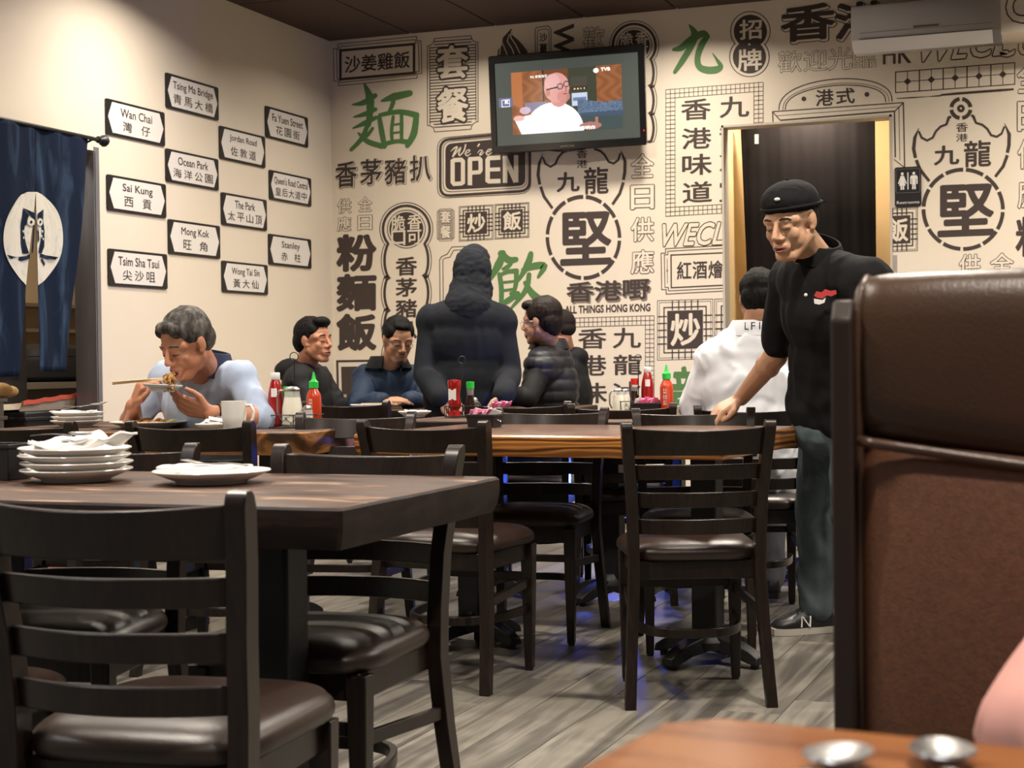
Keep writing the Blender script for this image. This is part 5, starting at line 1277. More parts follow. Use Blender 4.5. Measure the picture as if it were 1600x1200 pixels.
soy(rel(r1, -.032, .035, rz)+up, 'soy sauce bottle with a flat green cap behind the glass jug')
# middle group
r2 = on(723, 652.5); rack(r2, 'black wire rack on the dark table behind the orange edged one', rz, .16, .09, .27)
ketchup(rel(r2, -.035, -.005, rz)+up, 'upside down red ketchup bottle standing on its cap', inv=True)
soy(rel(r2, .035, -.008, rz)+up, 'dark soy sauce bottle with a bright green cap beside the ketchup')
cb = on(757, 667.5); t = caddybox(cb, 'black sugar caddy with pink packets on the orange edged table', .115, .075, .048, r3)
for i in range(9):
    o = obj('sweetener_packet', MB().box((-.028, -.0012, -.018), (.028, .0012, .018)), M['pink' if i % 3 != 2 else 'paper'], None, None); o.location = (cb.x-.036+.009*i, cb.y+.002*(i % 2), cb.z+.050); o.rotation_euler = (.5+.2*math.sin(i*2), .3*math.sin(i), 1.1+.3*math.sin(i*3)+r3)
    tag(o, 'sweetener packet, %s from the left in the caddy on the orange edged table' % ORD[i], 'packet', 'packets in the front sugar caddy')
cb2 = on(783, 648); 
t = caddybox(cb2, 'low dark caddy with pink packets on the dark table behind', .09, .07, .03, .2)
for i in range(6):
    o = obj('sweetener_packet', MB().box((-.026, -.0012, -.018), (.026, .0012, .018)), M['pink' if i % 3 else 'paper'], None, None); o.location = (cb2.x-.03+.012*i, cb2.y, cb2.z+.044); o.rotation_euler = (.7, .3*math.sin(i*2), 1.0+.5*math.sin(i*3))
    tag(o, 'sweetener packet, %s from the left in the caddy on the dark table' % ORD[i], 'packet', 'packets in the middle sugar caddy')
plate(on(751, 645), .075, 'small white dish behind the green capped sauce bottle')
shaker(on(741, 648), 'small salt shaker beside the green capped sauce bottle')
plate(on(648, 652), .075, 'white side plate at the left end of the dark table')
napkin(on(650, 651)+Vector((0, 0, .012)), .1, .08, .4, 'white napkin on the side plate of the dark table', 31, .02)
# far table
mug(on(584, 636), 'white cup without visible handle before the man with glasses', YAW+2.2, .048, .075)
plate(on(572, 640), .085, 'white plate with chopsticks beside the far white cup'); plate(on(622, 636), .080, 'white plate under the hand of the man with glasses')
for i in range(2):
    o = obj('chopstick', MB().bar([(-.11, 0, 0), (.11, 0, .001)], [(0, .002, 0), (0, .0032, 0)], (0, 0, .002)), M['wood_light'], None, None); o.location = on(590+8*i, 640.5-i)+Vector((0, -.02, .030)); o.rotation_euler = (0, 0, .1+.06*i)
    tag(o, ['left', 'right'][i]+' wooden chopstick resting on the far plate', 'chopstick', 'chopsticks on the far plate')
mn = on(640, 633); t = thing('menu_stand', 'dark tray with tan papers beside the hooded man', 'tray', mn, YAW)
obj('tray', MB().loft([[(sx*.10*k, sy*.06*k, z) for sx, sy in ((-1, -1), (1, -1), (1, 1), (-1, 1))] for k, z in ((.92, 0), (1, .032), (1.02, .034), (.96, .034), (.9, .008))]), M['darksteel'], t, 30); obj('paper_sheet', MB().box((-.09, -.05, .035), (.06, .05, .040)).box((-.05, -.03, .040), (.10, .055, .052)), mat('tan_paper', (.48, .40, .27), .8), t, 30)
obj('paper_sheet', MB().loft([[(.06, -.03, .02), (.062, .04, .02), (.085, .04, .075), (.08, -.03, .075)], [(.064, -.03, .02), (.066, .04, .02), (.089, .04, .075), (.084, -.03, .075)]]), M['paper'], t, 30)
# table at the mural
r4 = on(998, 643.5); rack(r4, 'black wire rack before the tile bordered mural panel', rz, .20, .10, .27)
jug(on(967, 644), 'small glass jug of white dressing left of the rear rack', .82)
jug(rel(r4, -.062, .012, rz)+up, 'steel lidded glass jug inside the rear rack', .75)
soy(rel(r4, -.018, .010, rz)+up, 'soy sauce bottle with a red cap in the rear rack', 'redcap')
ketchup(rel(r4, .045, .018, rz)+up, 'red ketchup bottle with white cap in the rear rack')
cb3 = on(1012, 645); t = caddybox(cb3, 'black sugar caddy with pink packets at the rear rack', .13, .06, .045, 0)
for i in range(8):
    o = obj('sweetener_packet', MB().box((-.026, -.0012, -.018), (.026, .0012, .018)), M['paper' if i < 2 else 'pink'], None, None); o.location = (cb3.x-.04+.011*i, cb3.y, cb3.z+.050); o.rotation_euler = (.5, .4*math.sin(i*2), .9+.4*math.sin(i*3))
    tag(o, 'sweetener packet, %s from the left in the rear caddy at the mural' % ORD[i], 'packet', 'packets in the rear sugar caddy')
sriracha(on(1042, 645), 'chili sauce bottle with green tip beside the white jacket', 1.0)
# our table
cutlery('spoon', PH(1352, 1188, TH)+Vector((-.025, -.062, .002)), 1.2, .13, 'left steel spoon at the bottom edge on the amber table')
cutlery('spoon', PH(1462, 1179, TH)+Vector((.015, -.062, .002)), 1.8, .13, 'right steel spoon at the bottom edge on the amber table')
# ------------------------------------------------------------------ people
def remesh(mb, voxel, smooth=4, fac=.5):
    me = mb.mesh('r'); o = bpy.data.objects.new('r', me); COL.objects.link(o)
    r = o.modifiers.new('r', 'REMESH'); r.mode = 'VOXEL'; r.voxel_size = voxel
    if smooth: s_ = o.modifiers.new('s', 'SMOOTH'); s_.factor = fac; s_.iterations = smooth
    dg = bpy.context.evaluated_depsgraph_get(); out = bpy.data.meshes.new_from_object(o.evaluated_get(dg)); bpy.data.objects.remove(o); bpy.data.meshes.remove(me)
    out.polygons.foreach_set('use_smooth', [True]*len(out.polygons)); return out
def displace(me, fn):
    me.update(); V = [v.co.copy() for v in me.vertices]; Nn = [v.normal.copy() for v in me.vertices]
    for i, v in enumerate(me.vertices): v.co = V[i]+Nn[i]*fn(V[i], Nn[i])
    me.update()
def frame(f, up=UP):
    f = f.normalized(); x = f.cross(up).normalized(); z = x.cross(f); return Matrix((x, f, z)).transposed()   # columns: right, front, up
def head(mb, C, R, s, mouth=0, ears=True):
    L = lambda x, y, z: C+R @ (Vector((x, y, z))*s)
    B = lambda c, r, n=14, m_=10: mb.ball(L(*c), tuple(k*s for k in r), n, m_, R)
    B((0, -.010, .030), (.074, .094, .085), 20, 14); B((0, .022, -.030), (.060, .062, .072), 18, 12); B((0, .062, -.094), (.026, .022, .020)); B((0, .01, -.06), (.054, .055, .045)); B((.040, .026, -.044), (.022, .040, .036)); B((-.040, .026, -.044), (.022, .040, .036))
    for sx in (-1, 1):
        mb.cone(L(sx*.056, -.004, -.045), .020*s, L(sx*.022, .056, -.096), .018*s)
        B((sx*.038, .056, -.024), (.022, .021, .026)); B((sx*.030, .071, .001), (.0165, .013, .0105)); B((sx*.044, .050, .018), (.022, .02, .02))
        if ears: 
            B((sx*.077, -.008, .002), (.008, .019, .030), 12, 10); B((sx*.075, .0, -.022), (.008, .012, .012))
        B((sx*.0145, .088, -.033), (.0095, .012, .008))
    mb.cone(L(-.034, .074, .022), .0105*s, L(.034, .074, .022), .0105*s); mb.cone(L(0, .084, .012), .0075*s, L(0, .104, -.026), .0115*s)
    B((0, .100, -.029), (.0125, .012, .0095)); B((0, .083, -.056), (.027, .012, .0085)); B((0, .082, -.070-.006*mouth), (.023, .012, .009)); B((0, .076, -.062), (.034, .014, .022))
def face_parts(t, C, R, s, off, brow='eyed', mouth=0, eye=1, lipm='lip'):
    L = lambda x, y, z: C+R @ (Vector((x, y, z))*s)-off
    mb = MB()
    for sx in (-1, 1):
        mb.tube([L(sx*.016, .0855, .026), L(sx*.028, .0870, .031), L(sx*.042, .0775, .028), L(sx*.049, .0690, .022)], [.0022*s, .0034*s, .003*s, .0014*s], 6)
    obj('eyebrows', mb, M[brow], t, 180)
    mb = MB()
    for sx in (-1, 1): mb.tube([L(sx*.0165, .0815, -.003), L(sx*.026, .0852, -.0055), L(sx*.036, .0815, -.005), L(sx*.044, .0735, -.002)], [.0011*s, .0019*s, .0019*s, .0010*s], 6)
    obj('eyelids', mb, M['eyed'], t, 180)
    mb = MB()
    mb.tube([L(-.024, .0855, -.062), L(-.010, .0945, -.0585), L(0, .0955, -.0595), L(.010, .0945, -.0585), L(.024, .0855, -.062)], [.001*s, .0034*s, .0036*s, .0034*s, .001*s], 8)
    mb.tube([L(-.021, .0855, -.0645-.004*mouth), L(-.009, .0935, -.069-.008*mouth), L(.009, .0935, -.069-.008*mouth), L(.021, .0855, -.0645-.004*mouth)], [.001*s, .004*s, .004*s, .001*s], 8)
    obj('lips', mb, M[lipm], t, 180)
    if mouth: obj('open_mouth', MB().ball(L(0, .0905, -.065-.003*mouth), (.017*s, .006*s, .0055*s*mouth), 12, 8, R), M['mouth'], t, 180)
def hair(t, C, R, s, off, balls, m_, vox=.0045, amp=.004, fr=60):
    mb = MB()
    for c, r in balls: mb.ball(C+R @ (Vector(c)*s)-off, tuple(k*s for k in r), 18, 12, R)
    me = remesh(mb, vox, 3); Ri = R.transposed()
    def fn(v, n): p = Ri @ (v-(C-off)); return amp*(noise.noise(Vector((p.x*fr, p.y*fr*.5, p.z*fr*.35)))+.5*noise.noise(Vector((p.x*fr*2.3, p.y*fr, p.z*fr*.7+5))))
    displace(me, fn); return obj('hair', me, M[m_], t, recalc=False)
H_SHORT = [((0, -.022, .046), (.083, .094, .085)), ((0, -.055, .0), (.074, .062, .065)), ((.055, -.015, .05), (.03, .07, .05)), ((-.055, -.015, .05), (.03, .07, .05))]
H_FULL = [((0, -.026, .050), (.088, .096, .086)), ((0, -.058, -.002), (.080, .064, .070)), ((.056, -.018, .045), (.030, .070, .056)), ((-.056, -.018, .045), (.030, .070, .056)), ((.035, .045, .088), (.045, .040, .028)), ((-.035, .045, .088), (.045, .040, .028))]
H_POMP = [((0, -.022, .048), (.084, .096, .086)), ((0, -.060, .0), (.076, .062, .068)), ((0, .050, .098), (.055, .045, .030)), ((.062, -.02, .03), (.018, .050, .040)), ((-.062, -.02, .03), (.018, .050, .040))]
def hand(mb, w, d, n, th, s=1.0, curl=(.3, .3, .3, .3), thc=.3, spread=.0):
    """wrist w, finger direction d, n = back of the hand, th = thumb side"""
    d = d.normalized(); n = (n-d*n.dot(d)).normalized(); x = d.cross(n).normalized()
    if x.dot(th) < 0: x = -x
    for i, k in enumerate((.030, .010, -.010, -.029)):
        kn = w+d*(.088-.006*abs(i-1))*s+x*k*s; mb.cone(w+x*k*.55*s+d*.006*s, .0145*s, kn, .0110*s, 10)
        L = (.94, 1.03, .97, .78)[i]*s; p = kn; a = curl[i]*.9
        dd = (d+x*(k*spread*8))
        for j, (ln, r) in enumerate(((.042, .0098), (.027, .0088), (.021, .0078))):
            v = dd*math.cos(a)-n*math.sin(a); q = p+v*ln*L; mb.cone(p, r*s*(1.08 if j == 0 else 1), q, (.0090, .0081, .0068)[j]*s, 8); p = q; a += curl[i]
    p = w+d*.024*s+x*.020*s; v = (x*.75+d*.62-n*.25*thc).normalized(); q = p+v*.042*s; mb.cone(p, .0155*s, q, .0115*s, 10)
    v2 = (d*.85+x*(.45-thc*.7)-n*.45*thc).normalized(); q2 = q+v2*.030*s; mb.cone(q, .0112*s, q2, .0098*s, 8); v3 = (d*.9+x*(.25-thc)-n*.5*thc).normalized(); mb.cone(q2, .0098*s, q2+v3*.024*s, .0080*s, 8)
def torso(mb, P, g=0, k=1.0, waist=1.0):
    ax = (P['shB']-P['shA']).normalized(); sp = (P['neck']-P['pel']).normalized(); y = sp.cross(ax).normalized(); x = y.cross(sp).normalized(); Fr = Matrix((x, y, sp)).transposed()
    pe, ch = P['pel'], P['chest']; q = P.get('w', 1.0)*k
    mb.ball(pe, (.168*q+g, .122*q+g, .115+g), 18, 12, Fr); mid = pe.lerp(ch, .5); mb.ball(mid, (.150*q*waist+g, .118*q*waist+g, .16+g), 18, 12, Fr); mb.ball(pe.lerp(ch, .25), (.158*q*waist+g, .12*q*waist+g, .15+g), 18, 12, Fr)
    mb.ball(ch, (.170*q+g, .122*q+g, .17+g), 18, 12, Fr); up_ = ch.lerp(P['neck'], .55); mb.ball(up_, (.150*q+g, .100*q+g, .10+g), 16, 10, Fr)
    for a in ('shA', 'shB'):
        mb.cone(up_, .085*k+g, P[a], .062*k+g); mb.cone(P['neck']-sp*.03, .050+g, P[a]+sp*.012, .046*k+g)
    return Fr
def person(label, P, skin='skin_b', s=1.0, f=None, hup=None, vox=.006, bv=None):
    root = Vector((P['pel'].x, P['pel'].y, 0)); t = thing('person', label, 'person', root)
    P['root'] = root; P['t'] = t; R = frame(f, hup or UP); P['R'] = R; P['s'] = s
    mb = MB(); head(mb, P['head'], R, s, P.get('mouth', 0), P.get('ears', True)); C = P['head']
    mb.cone(C+R @ Vector((0, -.028, -.055))*s, .055*s, P['neck'], .060*s, 16)
    torso(mb, P, 0, .80)
    for a in 'AB':
        mb.cone(P['sh'+a], .052, P['el'+a], .045); mb.cone(P['el'+a], .046, P['wr'+a], .030); m1 = P['el'+a].lerp(P['wr'+a], .22); mb.ball(m1, .049, 12, 8)
        h = P.get('hand'+a)
        if h: hand(mb, P['wr'+a], *h['d'], s=h.get('s', 1.0), curl=h.get('curl', (.3,)*4), thc=h.get('thc', .3), spread=h.get('spread', 0))
        if 'kn'+a in P:
            hp = P['pel']+(P['sh'+a]-P['neck']).normalized()*.085; mb.cone(hp, .07, P['kn'+a], .05); mb.cone(P['kn'+a], .048, P['an'+a], .036); mb.ball(P['kn'+a].lerp(P['an'+a], .3), (.05, .05, .08), 12, 8)
            mb.cone(P['an'+a], .036, P['an'+a]-UP*.045+P['fd']*.03, .026); mb.cone(P['an'+a]-UP*.045+P['fd']*.03, .026, P['an'+a]+P['fd']*.12-UP*.062, .020)
    mb.v = [tuple(Vector(v)-root) for v in mb.v]
    me = remesh(mb, vox, 4, .45); obj('body', me, M[skin], t, recalc=False)
    return t
def garment(P, name, m_, build, vox=.009, folds=(.007, 6, (1, 1, .45)), smooth=14, extra=None, seed=0):
    mb = MB(); build(mb); rt = P['root']; mb.v = [tuple(Vector(v)-rt) for v in mb.v]; me = remesh(mb, vox, smooth)
    a, fr, st = folds; sv = Vector((seed*3.1, seed*1.7, seed))
    def fn(v, n):
        p = Vector((v.x*st[0], v.y*st[1], v.z*st[2]))*fr+sv; q = Vector((p.x, p.y, p.z))+Vector((noise.noise(p*1.3), noise.noise(p*1.3+Vector((9, 2, 4))), 0))*.9
        r_ = 1-abs(noise.noise(q))*2.2; return a*(max(r_, -.3)*.6+.5*noise.noise(q*2.3)-.35)+(extra(v+rt, n) if extra else 0)
    displace(me, fn); return obj(name, me, M[m_], P['t'], recalc=False)
def sleeves(mb, P, g, cuff=1.0, r0=.058, r1=.050, r2=.040, only='AB'):
    for a in only:
        w_ = P['el'+a].lerp(P['wr'+a], cuff); mb.cone(P['sh'+a], r0+g, P['el'+a], r1+g, 14); mb.cone(P['el'+a], r1+g, w_, r2+g, 14)
def trousers(P, m_, vox=.012, name='trousers', g=.022):
    def b(mb):
        q = P.get('w', 1.0); mb.ball(P['pel']-UP*.07, (.150*q+.01, .120*q+.01, .12), 16, 10)
        for a in 'AB':
            hp = P['pel']+((P['sh'+a]-P['neck'])*Vector((1, 1, 0))).normalized()*.085; mb.cone(hp, .092+g*.3, P['kn'+a], .062+g*.7); mb.cone(P['kn'+a], .062+g*.7, P['an'+a]+UP*.0, .050+g*.8)
    return garment(P, name, m_, b, vox, (.010, 9, (1, 1, .5)), 3)
def shoes(P, m_='blackpl', sole='rubber', L=.25):
    for a in 'AB':
        c = P['an'+a]; f_ = P['fd']; x = f_.cross(UP).normalized(); R = []
        base = Vector((c.x, c.y, 0))-P['root']
        for u, wd, h in ((-.07, .028, .06), (-.055, .038, .095), (0, .044, .110), (.05, .046, .095), (.11, .050, .072), (.155, .046, .056), (.178, .028, .040)):
            p = base+f_*u; R.append([p-x*wd+UP*.022, p+x*wd+UP*.022, p+x*wd*.98+UP*(.022+h*.4), p+x*wd*.55+UP*(h), p-x*wd*.55+UP*(h), p-x*wd*.98+UP*(.022+h*.4)])
        o = obj('shoe', MB().loft(R), M[m_], P['t'], 180, bevel=.008, seg=3)
        R = []
        for u, wd in ((-.078, .024), (-.06, .038), (0, .042), (.05, .045), (.11, .051), (.16, .046), (.186, .028)):
            p = base+f_*u; R.append([p-x*wd+UP*.001, p+x*wd+UP*.001, p+x*wd+UP*.026, p-x*wd+UP*.026])
        obj('sole', MB().loft(R), M[sole], o, 40)
def collar(P, name, m_, h=.05, r=.075, dr=.02, th=.007, tilt=None, gap=0, rb=None):
    c = P['neck']-P['root']+UP*(-.012+dr); sp = tilt or UP; F_ = frame(P['fd'], sp); R = []; n = 24; mb = MB(); rb = rb or r*1.15
    for i in range(n+1):
        a = -PI/2+gap+(2*PI-2*gap)*i/n+PI; a = PI/2+gap+(2*PI-2*gap)*i/n
        u = Vector((math.cos(a), math.sin(a)*.92, 0)); R.append([c+F_ @ (u*rb+Vector((0, 0, -.01))), c+F_ @ (u*r+Vector((0, 0, h))), c+F_ @ (u*(r+th)+Vector((0, 0, h))), c+F_ @ (u*(rb+th*1.3)+Vector((0, 0, -.01)))])
    mb.loft(R, cap=True); return obj(name, mb, M[m_], P['t'], 180, bevel=.002)
def glasses(P, m_='steel'):
    C, R, s, rt = P['head'], P['R'], P['s'], P['root']; L = lambda x, y, z: C+R @ (Vector((x, y, z))*s)-rt; mb = MB()
    for sx in (-1, 1):
        mb.tube([L(sx*.032+.022*math.cos(a), .094-.004*abs(math.cos(a)), -.004+.016*math.sin(a)) for a in [2*PI*i/16 for i in range(17)]], .0011*s, 5)
        mb.tube([L(sx*.054, .090, 0), L(sx*.074, .060, .004), L(sx*.080, -.01, .004)], .0012*s, 5)
    mb.tube([L(-.010, .095, -.002), L(0, .099, .001), L(.010, .095, -.002)], .0011*s, 5); return obj('glasses', mb, M[m_], P['t'], 180)
def seated(P, fd, spread=.12, kh=.50, reach=.40):
    fd = Vector((fd.x, fd.y, 0)).normalized(); P['fd'] = fd; sx = fd.cross(UP)
    for a in 'AB':
        side = sx if (P['sh'+a]-P['neck']).dot(sx) > 0 else -sx
        P['kn'+a] = Vector((P['pel'].x, P['pel'].y, kh))+fd*reach+side*spread; P['an'+a] = P['kn'+a]*1.0; P['an'+a] = Vector((P['kn'+a].x, P['kn'+a].y, .09))-fd*.03
def flat(v, z): return Vector((v.x, v.y, z))

# --- man in light blue, eating over his plate
P = dict(head=J(291, 539, 6.12), neck=J(322, 585, 6.34), shA=J(262, 592, 6.50), shB=J(374, 592, 6.26), chest=J(322, 640, 6.46), elA=J(206, 662, 6.50), elB=J(409, 654, 6.16), wrA=J(208, 634, 6.27), wrB=J(330, 645, 6.05), w=1.06, mouth=1.6)
P['pel'] = flat(J(335, 700, 6.72), .55); seated(P, CD(-.35, 0, .9))
dA = CD(.15, .95, .25); P['handA'] = dict(d=(CD(.35, .75, .2), CD(-.75, .35, .5), CD(.5, .2, .6)), curl=(.75, .8, .9, 1.0), thc=.6, s=1.05)
P['handB'] = dict(d=(CD(-.95, .28, .1), CD(.1, -.55, .8), CD(0, .8, .25)), curl=(.30, .38, .42, .45), thc=.15, s=1.08)
t = person('man in a light blue pullover bending over his plate and eating with chopsticks', P, 'skin_a', 1.08, CD(-.60, -.42, .72), vox=.0048)
rt = P['root']; face_parts(t, P['head'], P['R'], 1.08, rt, 'hair_grey', 1.6)
hair(t, P['head'], P['R'], 1.08, rt, [((0, -.024, .048), (.083, .094, .086)), ((0, -.055, .005), (.076, .060, .062)), ((.055, -.012, .045), (.028, .062, .046)), ((-.055, -.012, .045), (.028, .062, .046)), ((.0, .052, .090), (.055, .028, .022)), ((-.04, .048, .074), (.026, .026, .030)), ((.045, .040, .072), (.026, .030, .028))], 'hair_grey', amp=.0035)
garment(P, 'pullover', 'lightblue', lambda mb: (torso(mb, P, .018), sleeves(mb, P, .006, .22)), folds=(.008, 8, (1, 1, .5)))
collar(P, 'collar', 'navy', .085, .076, gap=.5, rb=.118, th=.010, dr=.022, tilt=(P['head']-P['neck']).normalized()+UP*.6)
c_ = P['wrB'].lerp(P['elB'], .16)-rt; ax = (P['elB']-P['wrB']).normalized(); Fx = frame(ax.cross(UP), ax)
mb = MB(); mb.lathe([(.034, -.011), (.038, -.009), (.038, .009), (.034, .011)], c_, 20, ax=Fx); o = obj('watch_strap', mb, M['blackpl'], t, 40)
Fz = frame(UP, CD(0, .2, 1)); mb = MB().lathe([(.001, 0), (.019, 0), (.019, .007), (.016, .009), (.001, .009)], c_+CD(.1, -.55, .8)*.037, 20, ax=Matrix(((1, 0, 0), (0, 1, 0), (0, 0, 1))) @ CD(.1, -.55, .8).to_track_quat('Z', 'Y').to_matrix()); obj('watch_case', mb, M['steel'], t, 40)
trousers(P, 'bluejeans'); shoes(P, 'blackpl', 'blackpl')
a_, b_ = J(176, 600, 6.18), J(272, 591, 5.97)
for i in range(2):
    o = obj('chopstick', MB().tube([a_+UP*.007*i+CD(.0, 0, 1)*.004*i, b_+UP*.003*i], [.0034, .0022], 6), M['wood_light'], None, 40); tag(o, ['lower', 'upper'][i]+' chopstick held by the man in light blue', 'chopstick', 'chopsticks held by the eating man')
mb = MB(); rr = random.Random(9)
for i in range(26):
    p0 = J(265+rr.uniform(-7, 7), 588+rr.uniform(-6, 8), 5.97+rr.uniform(-.01, .01)); pts = [p0]
    for q in range(5): pts.append(pts[-1]+Vector((rr.uniform(-.009, .009), rr.uniform(-.008, .008), -.004-rr.random()*.006)))
    mb.tube(pts, .0032, 5)
o = obj('noodle_bundle', mb, M['food'], None, 180); o['kind'] = 'stuff'; tag(o, 'bundle of brown noodles hanging from the chopsticks at the mouth', 'food')
pl_ = J(254, 612, 6.01); o = plate(pl_, .074, 'small white plate held under the chin of the eating man', None, (0, 0, 0)); o.rotation_euler = (math.radians(-3), math.radians(2), 0)
# --- man in black at the far left
P = dict(head=J(491, 533, 8.72), neck=J(478, 575, 8.80), shA=J(468, 596, 8.62), shB=J(496, 594, 9.0), chest=J(477, 640, 8.85), elA=J(492, 655, 8.5), elB=J(530, 640, 8.95), wrA=J(540, 652, 8.62), wrB=J(560, 640, 8.9), w=1.0, mouth=.6)
P['pel'] = flat(J(470, 700, 8.9), .55); seated(P, CD(.9, 0, .1))
t = person('man in a black hooded jacket with slick black hair, seated in profile', P, 'skin_a', 1.04, CD(.86, .02, .50)); rt = P['root']
face_parts(t, P['head'], P['R'], 1.04, rt, 'eyed', .5); hair(t, P['head'], P['R'], 1.04, rt, H_POMP, 'hair_black', amp=.003)
garment(P, 'jacket', 'blackjk', lambda mb: (torso(mb, P, .030), sleeves(mb, P, .018), mb.ball(P['neck']+CD(-.6, 0, -.1)*.09-UP*.01, (.09, .09, .065)), mb.cone(P['neck']+CD(-.5, 0, .5)*.07, .045, P['chest']+CD(.5, 0, .5)*.09+UP*.1, .03)), folds=(.010, 7, (1, 1, .5)))
trousers(P, 'darktr'); shoes(P)
# --- man with glasses in a blue jacket
P = dict(head=J(622, 531, 8.86), neck=J(607, 575, 9.0), shA=J(573, 592, 9.05), shB=J(650, 592, 9.1), chest=J(606, 632, 9.08), elA=J(560, 640, 8.75), elB=J(668, 640, 8.9), wrA=J(598, 626, 8.58), wrB=J(640, 626, 8.62), w=1.08)
P['pel'] = flat(J(606, 700, 9.2), .56); seated(P, CD(.25, 0, .95), kh=.52)
P['handA'] = dict(d=(CD(.95, .05, .3), CD(.05, .9, .3), CD(.3, .3, .9)), curl=(.15, .2, .25, .3), thc=.3); P['handB'] = dict(d=(CD(-.8, .0, .4), CD(.0, .95, .2), CD(-.2, .3, .9)), curl=(.3,)*4, thc=.3)
t = person('man with glasses and grey goatee in a dark blue jacket, reading at the far table', P, 'skin_b', 1.02, CD(.36, -.36, .85), vox=.0055); rt = P['root']
face_parts(t, P['head'], P['R'], 1.02, rt); hair(t, P['head'], P['R'], 1.02, rt, H_SHORT+[((0, .04, .092), (.045, .035, .022))], 'hair_black', amp=.003); glasses(P)
L_ = lambda x, y, z: P['head']+P['R'] @ (Vector((x, y, z))*1.02)-rt
obj('goatee', MB().ball(L_(0, .074, -.100), (.020, .012, .016), 12, 8, P['R']).tube([L_(-.026, .080, -.060), L_(-.012, .0935, -.050), L_(0, .0965, -.049), L_(.012, .0935, -.050), L_(.026, .080, -.060)], .0025, 6), M['hair_grey'], t, 180)
garment(P, 'jacket', 'bluejk', lambda mb: (torso(mb, P, .028), sleeves(mb, P, .020, .93)), folds=(.011, 7, (1, 1, .45)), seed=2)
collar(P, 'fleece_collar', 'blackjk', .060, .085, gap=.45, th=.015, rb=.115)
trousers(P, 'darktr'); shoes(P)
# --- hooded person standing with the back to the camera
P = dict(head=J(738, 424, 8.46), neck=J(731, 470, 8.38), shA=J(677, 502, 8.42), shB=J(783, 504, 8.42), chest=J(729, 535, 8.42), elA=J(664, 585, 8.36), elB=J(797, 585, 8.40), wrA=J(688, 622, 8.20), wrB=J(785, 618, 8.15), w=1.10, pel=J(728, 650, 8.45))
P['fd'] = CD(.1, 0, -1); sx = P['fd'].cross(UP)
gx = P['pel']
for a, e in (('A', -1), ('B', 1)): P['kn'+a] = flat(gx, .48)+r0*.11*e; P['an'+a] = flat(gx, .09)+r0*.12*e
P['handA'] = dict(d=(CD(.8, -.45, .3), CD(-.2, .4, .9), CD(.2, -.8, .5)), curl=(.35, .4, .45, .5), thc=.3); P['handB'] = dict(d=(CD(-.3, -.9, .2), CD(.7, .1, .6), CD(-.7, 0, .6)), curl=(.3,)*4, thc=.3)
t = person('standing person in a charcoal hoodie with the hood up, seen from behind', P, 'skin_b', .98, CD(.12, -.35, -.9), vox=.0055); rt = P['root']
def hd(mb):
    torso(mb, P, .034, 1.0, 1.12); sleeves(mb, P, .020, .98, .056, .046, .040); mb.cone(P['neck']-UP*.02, .075, P['shA']+UP*.0, .066); mb.cone(P['neck']-UP*.02, .075, P['shB'], .066)
    mb.ball(P['pel']+UP*.05, (.19, .15, .12)); 
    for a in 'AB': mb.ball(P['wr'+a].lerp(P['el'+a], .15), .05)
def hem(v, n): return 0
garment(P, 'sweatshirt', 'hoodie', hd, folds=(.013, 4.2, (1, 1, .30)), seed=4)
def hood(mb):
    C = P['head']; R = P['R']; L = lambda x, y, z: C+R @ Vector((x, y, z))
    mb.ball(L(0, -.005, -.005), (.104, .118, .150), 20, 16, R); mb.ball(L(.012, -.0, .075), (.080, .09, .075), 16, 12, R); mb.ball(L(0, .0, -.09), (.108, .115, .10), 16, 12, R)
    mb.cone(C-UP*.09+CD(-.6, 0, .2)*.045, .082, P['neck']+CD(-.9, 0, .3)*.05-UP*.005, .072); mb.cone(C-UP*.09+CD(.6, 0, .2)*.04, .075, P['neck']+CD(.9, 0, .3)*.05-UP*.01, .068); mb.ball(P['neck']+CD(0, 0, .6)*.015-UP*.02, (.13, .10, .05))
garment(P, 'hood', 'hoodie', lambda mb: (hood(mb), mb.cone(P['head']-UP*.05, .098, P['neck']-UP*.045, .135, 20)), vox=.007, folds=(.006, 11, (1, 1, 1.6)), seed=6, smooth=10)
trousers(P, 'darktr'); shoes(P)
# --- man in the quilted vest
P = dict(head=J(845, 503, 8.72), neck=J(858, 545, 8.84), shA=J(845, 574, 8.60), shB=J(868, 570, 9.0), chest=J(860, 605, 8.82), elA=J(826, 622, 8.45), elB=J(838, 622, 8.9), wrA=J(795, 618, 8.42), wrB=J(800, 630, 8.8), w=1.0)
P['pel'] = flat(J(868, 690, 8.86), .56); seated(P, CD(-.9, 0, -.2))
P['handA'] = dict(d=(CD(-.8, -.2, .1), CD(-.1, .9, .3), CD(-.2, .4, .8)), curl=(.4,)*4, thc=.3)
t = person('man with thick dark hair in a black quilted down vest, seated turned away', P, 'skin_b', 1.06, CD(-.86, -.05, -.42)); rt = P['root']
hair(t, P['head'], P['R'], 1.06, rt, H_FULL+[((0, -.07, -.02), (.07, .04, .06))], 'hair_brown', amp=.003); glasses(P)
garment(P, 'shirt_sleeves', 'blackjk', lambda mb: (sleeves(mb, P, .008, .95), mb.ball(P['chest'], (.13, .13, .12))), folds=(.009, 7, (1, 1, .5)))
garment(P, 'quilted_vest', 'vest', lambda mb: (torso(mb, P, .030), mb.ball(P['neck']-UP*.01, (.09, .09, .055))), vox=.007, folds=(.003, 10, (1, 1, .5)), extra=lambda v, n: .010*abs(math.sin(v.z*PI/.062))**.6)
collar(P, 'stand_collar', 'vest', .05, .085, th=.014, rb=.11)
trousers(P, 'darktr'); shoes(P)
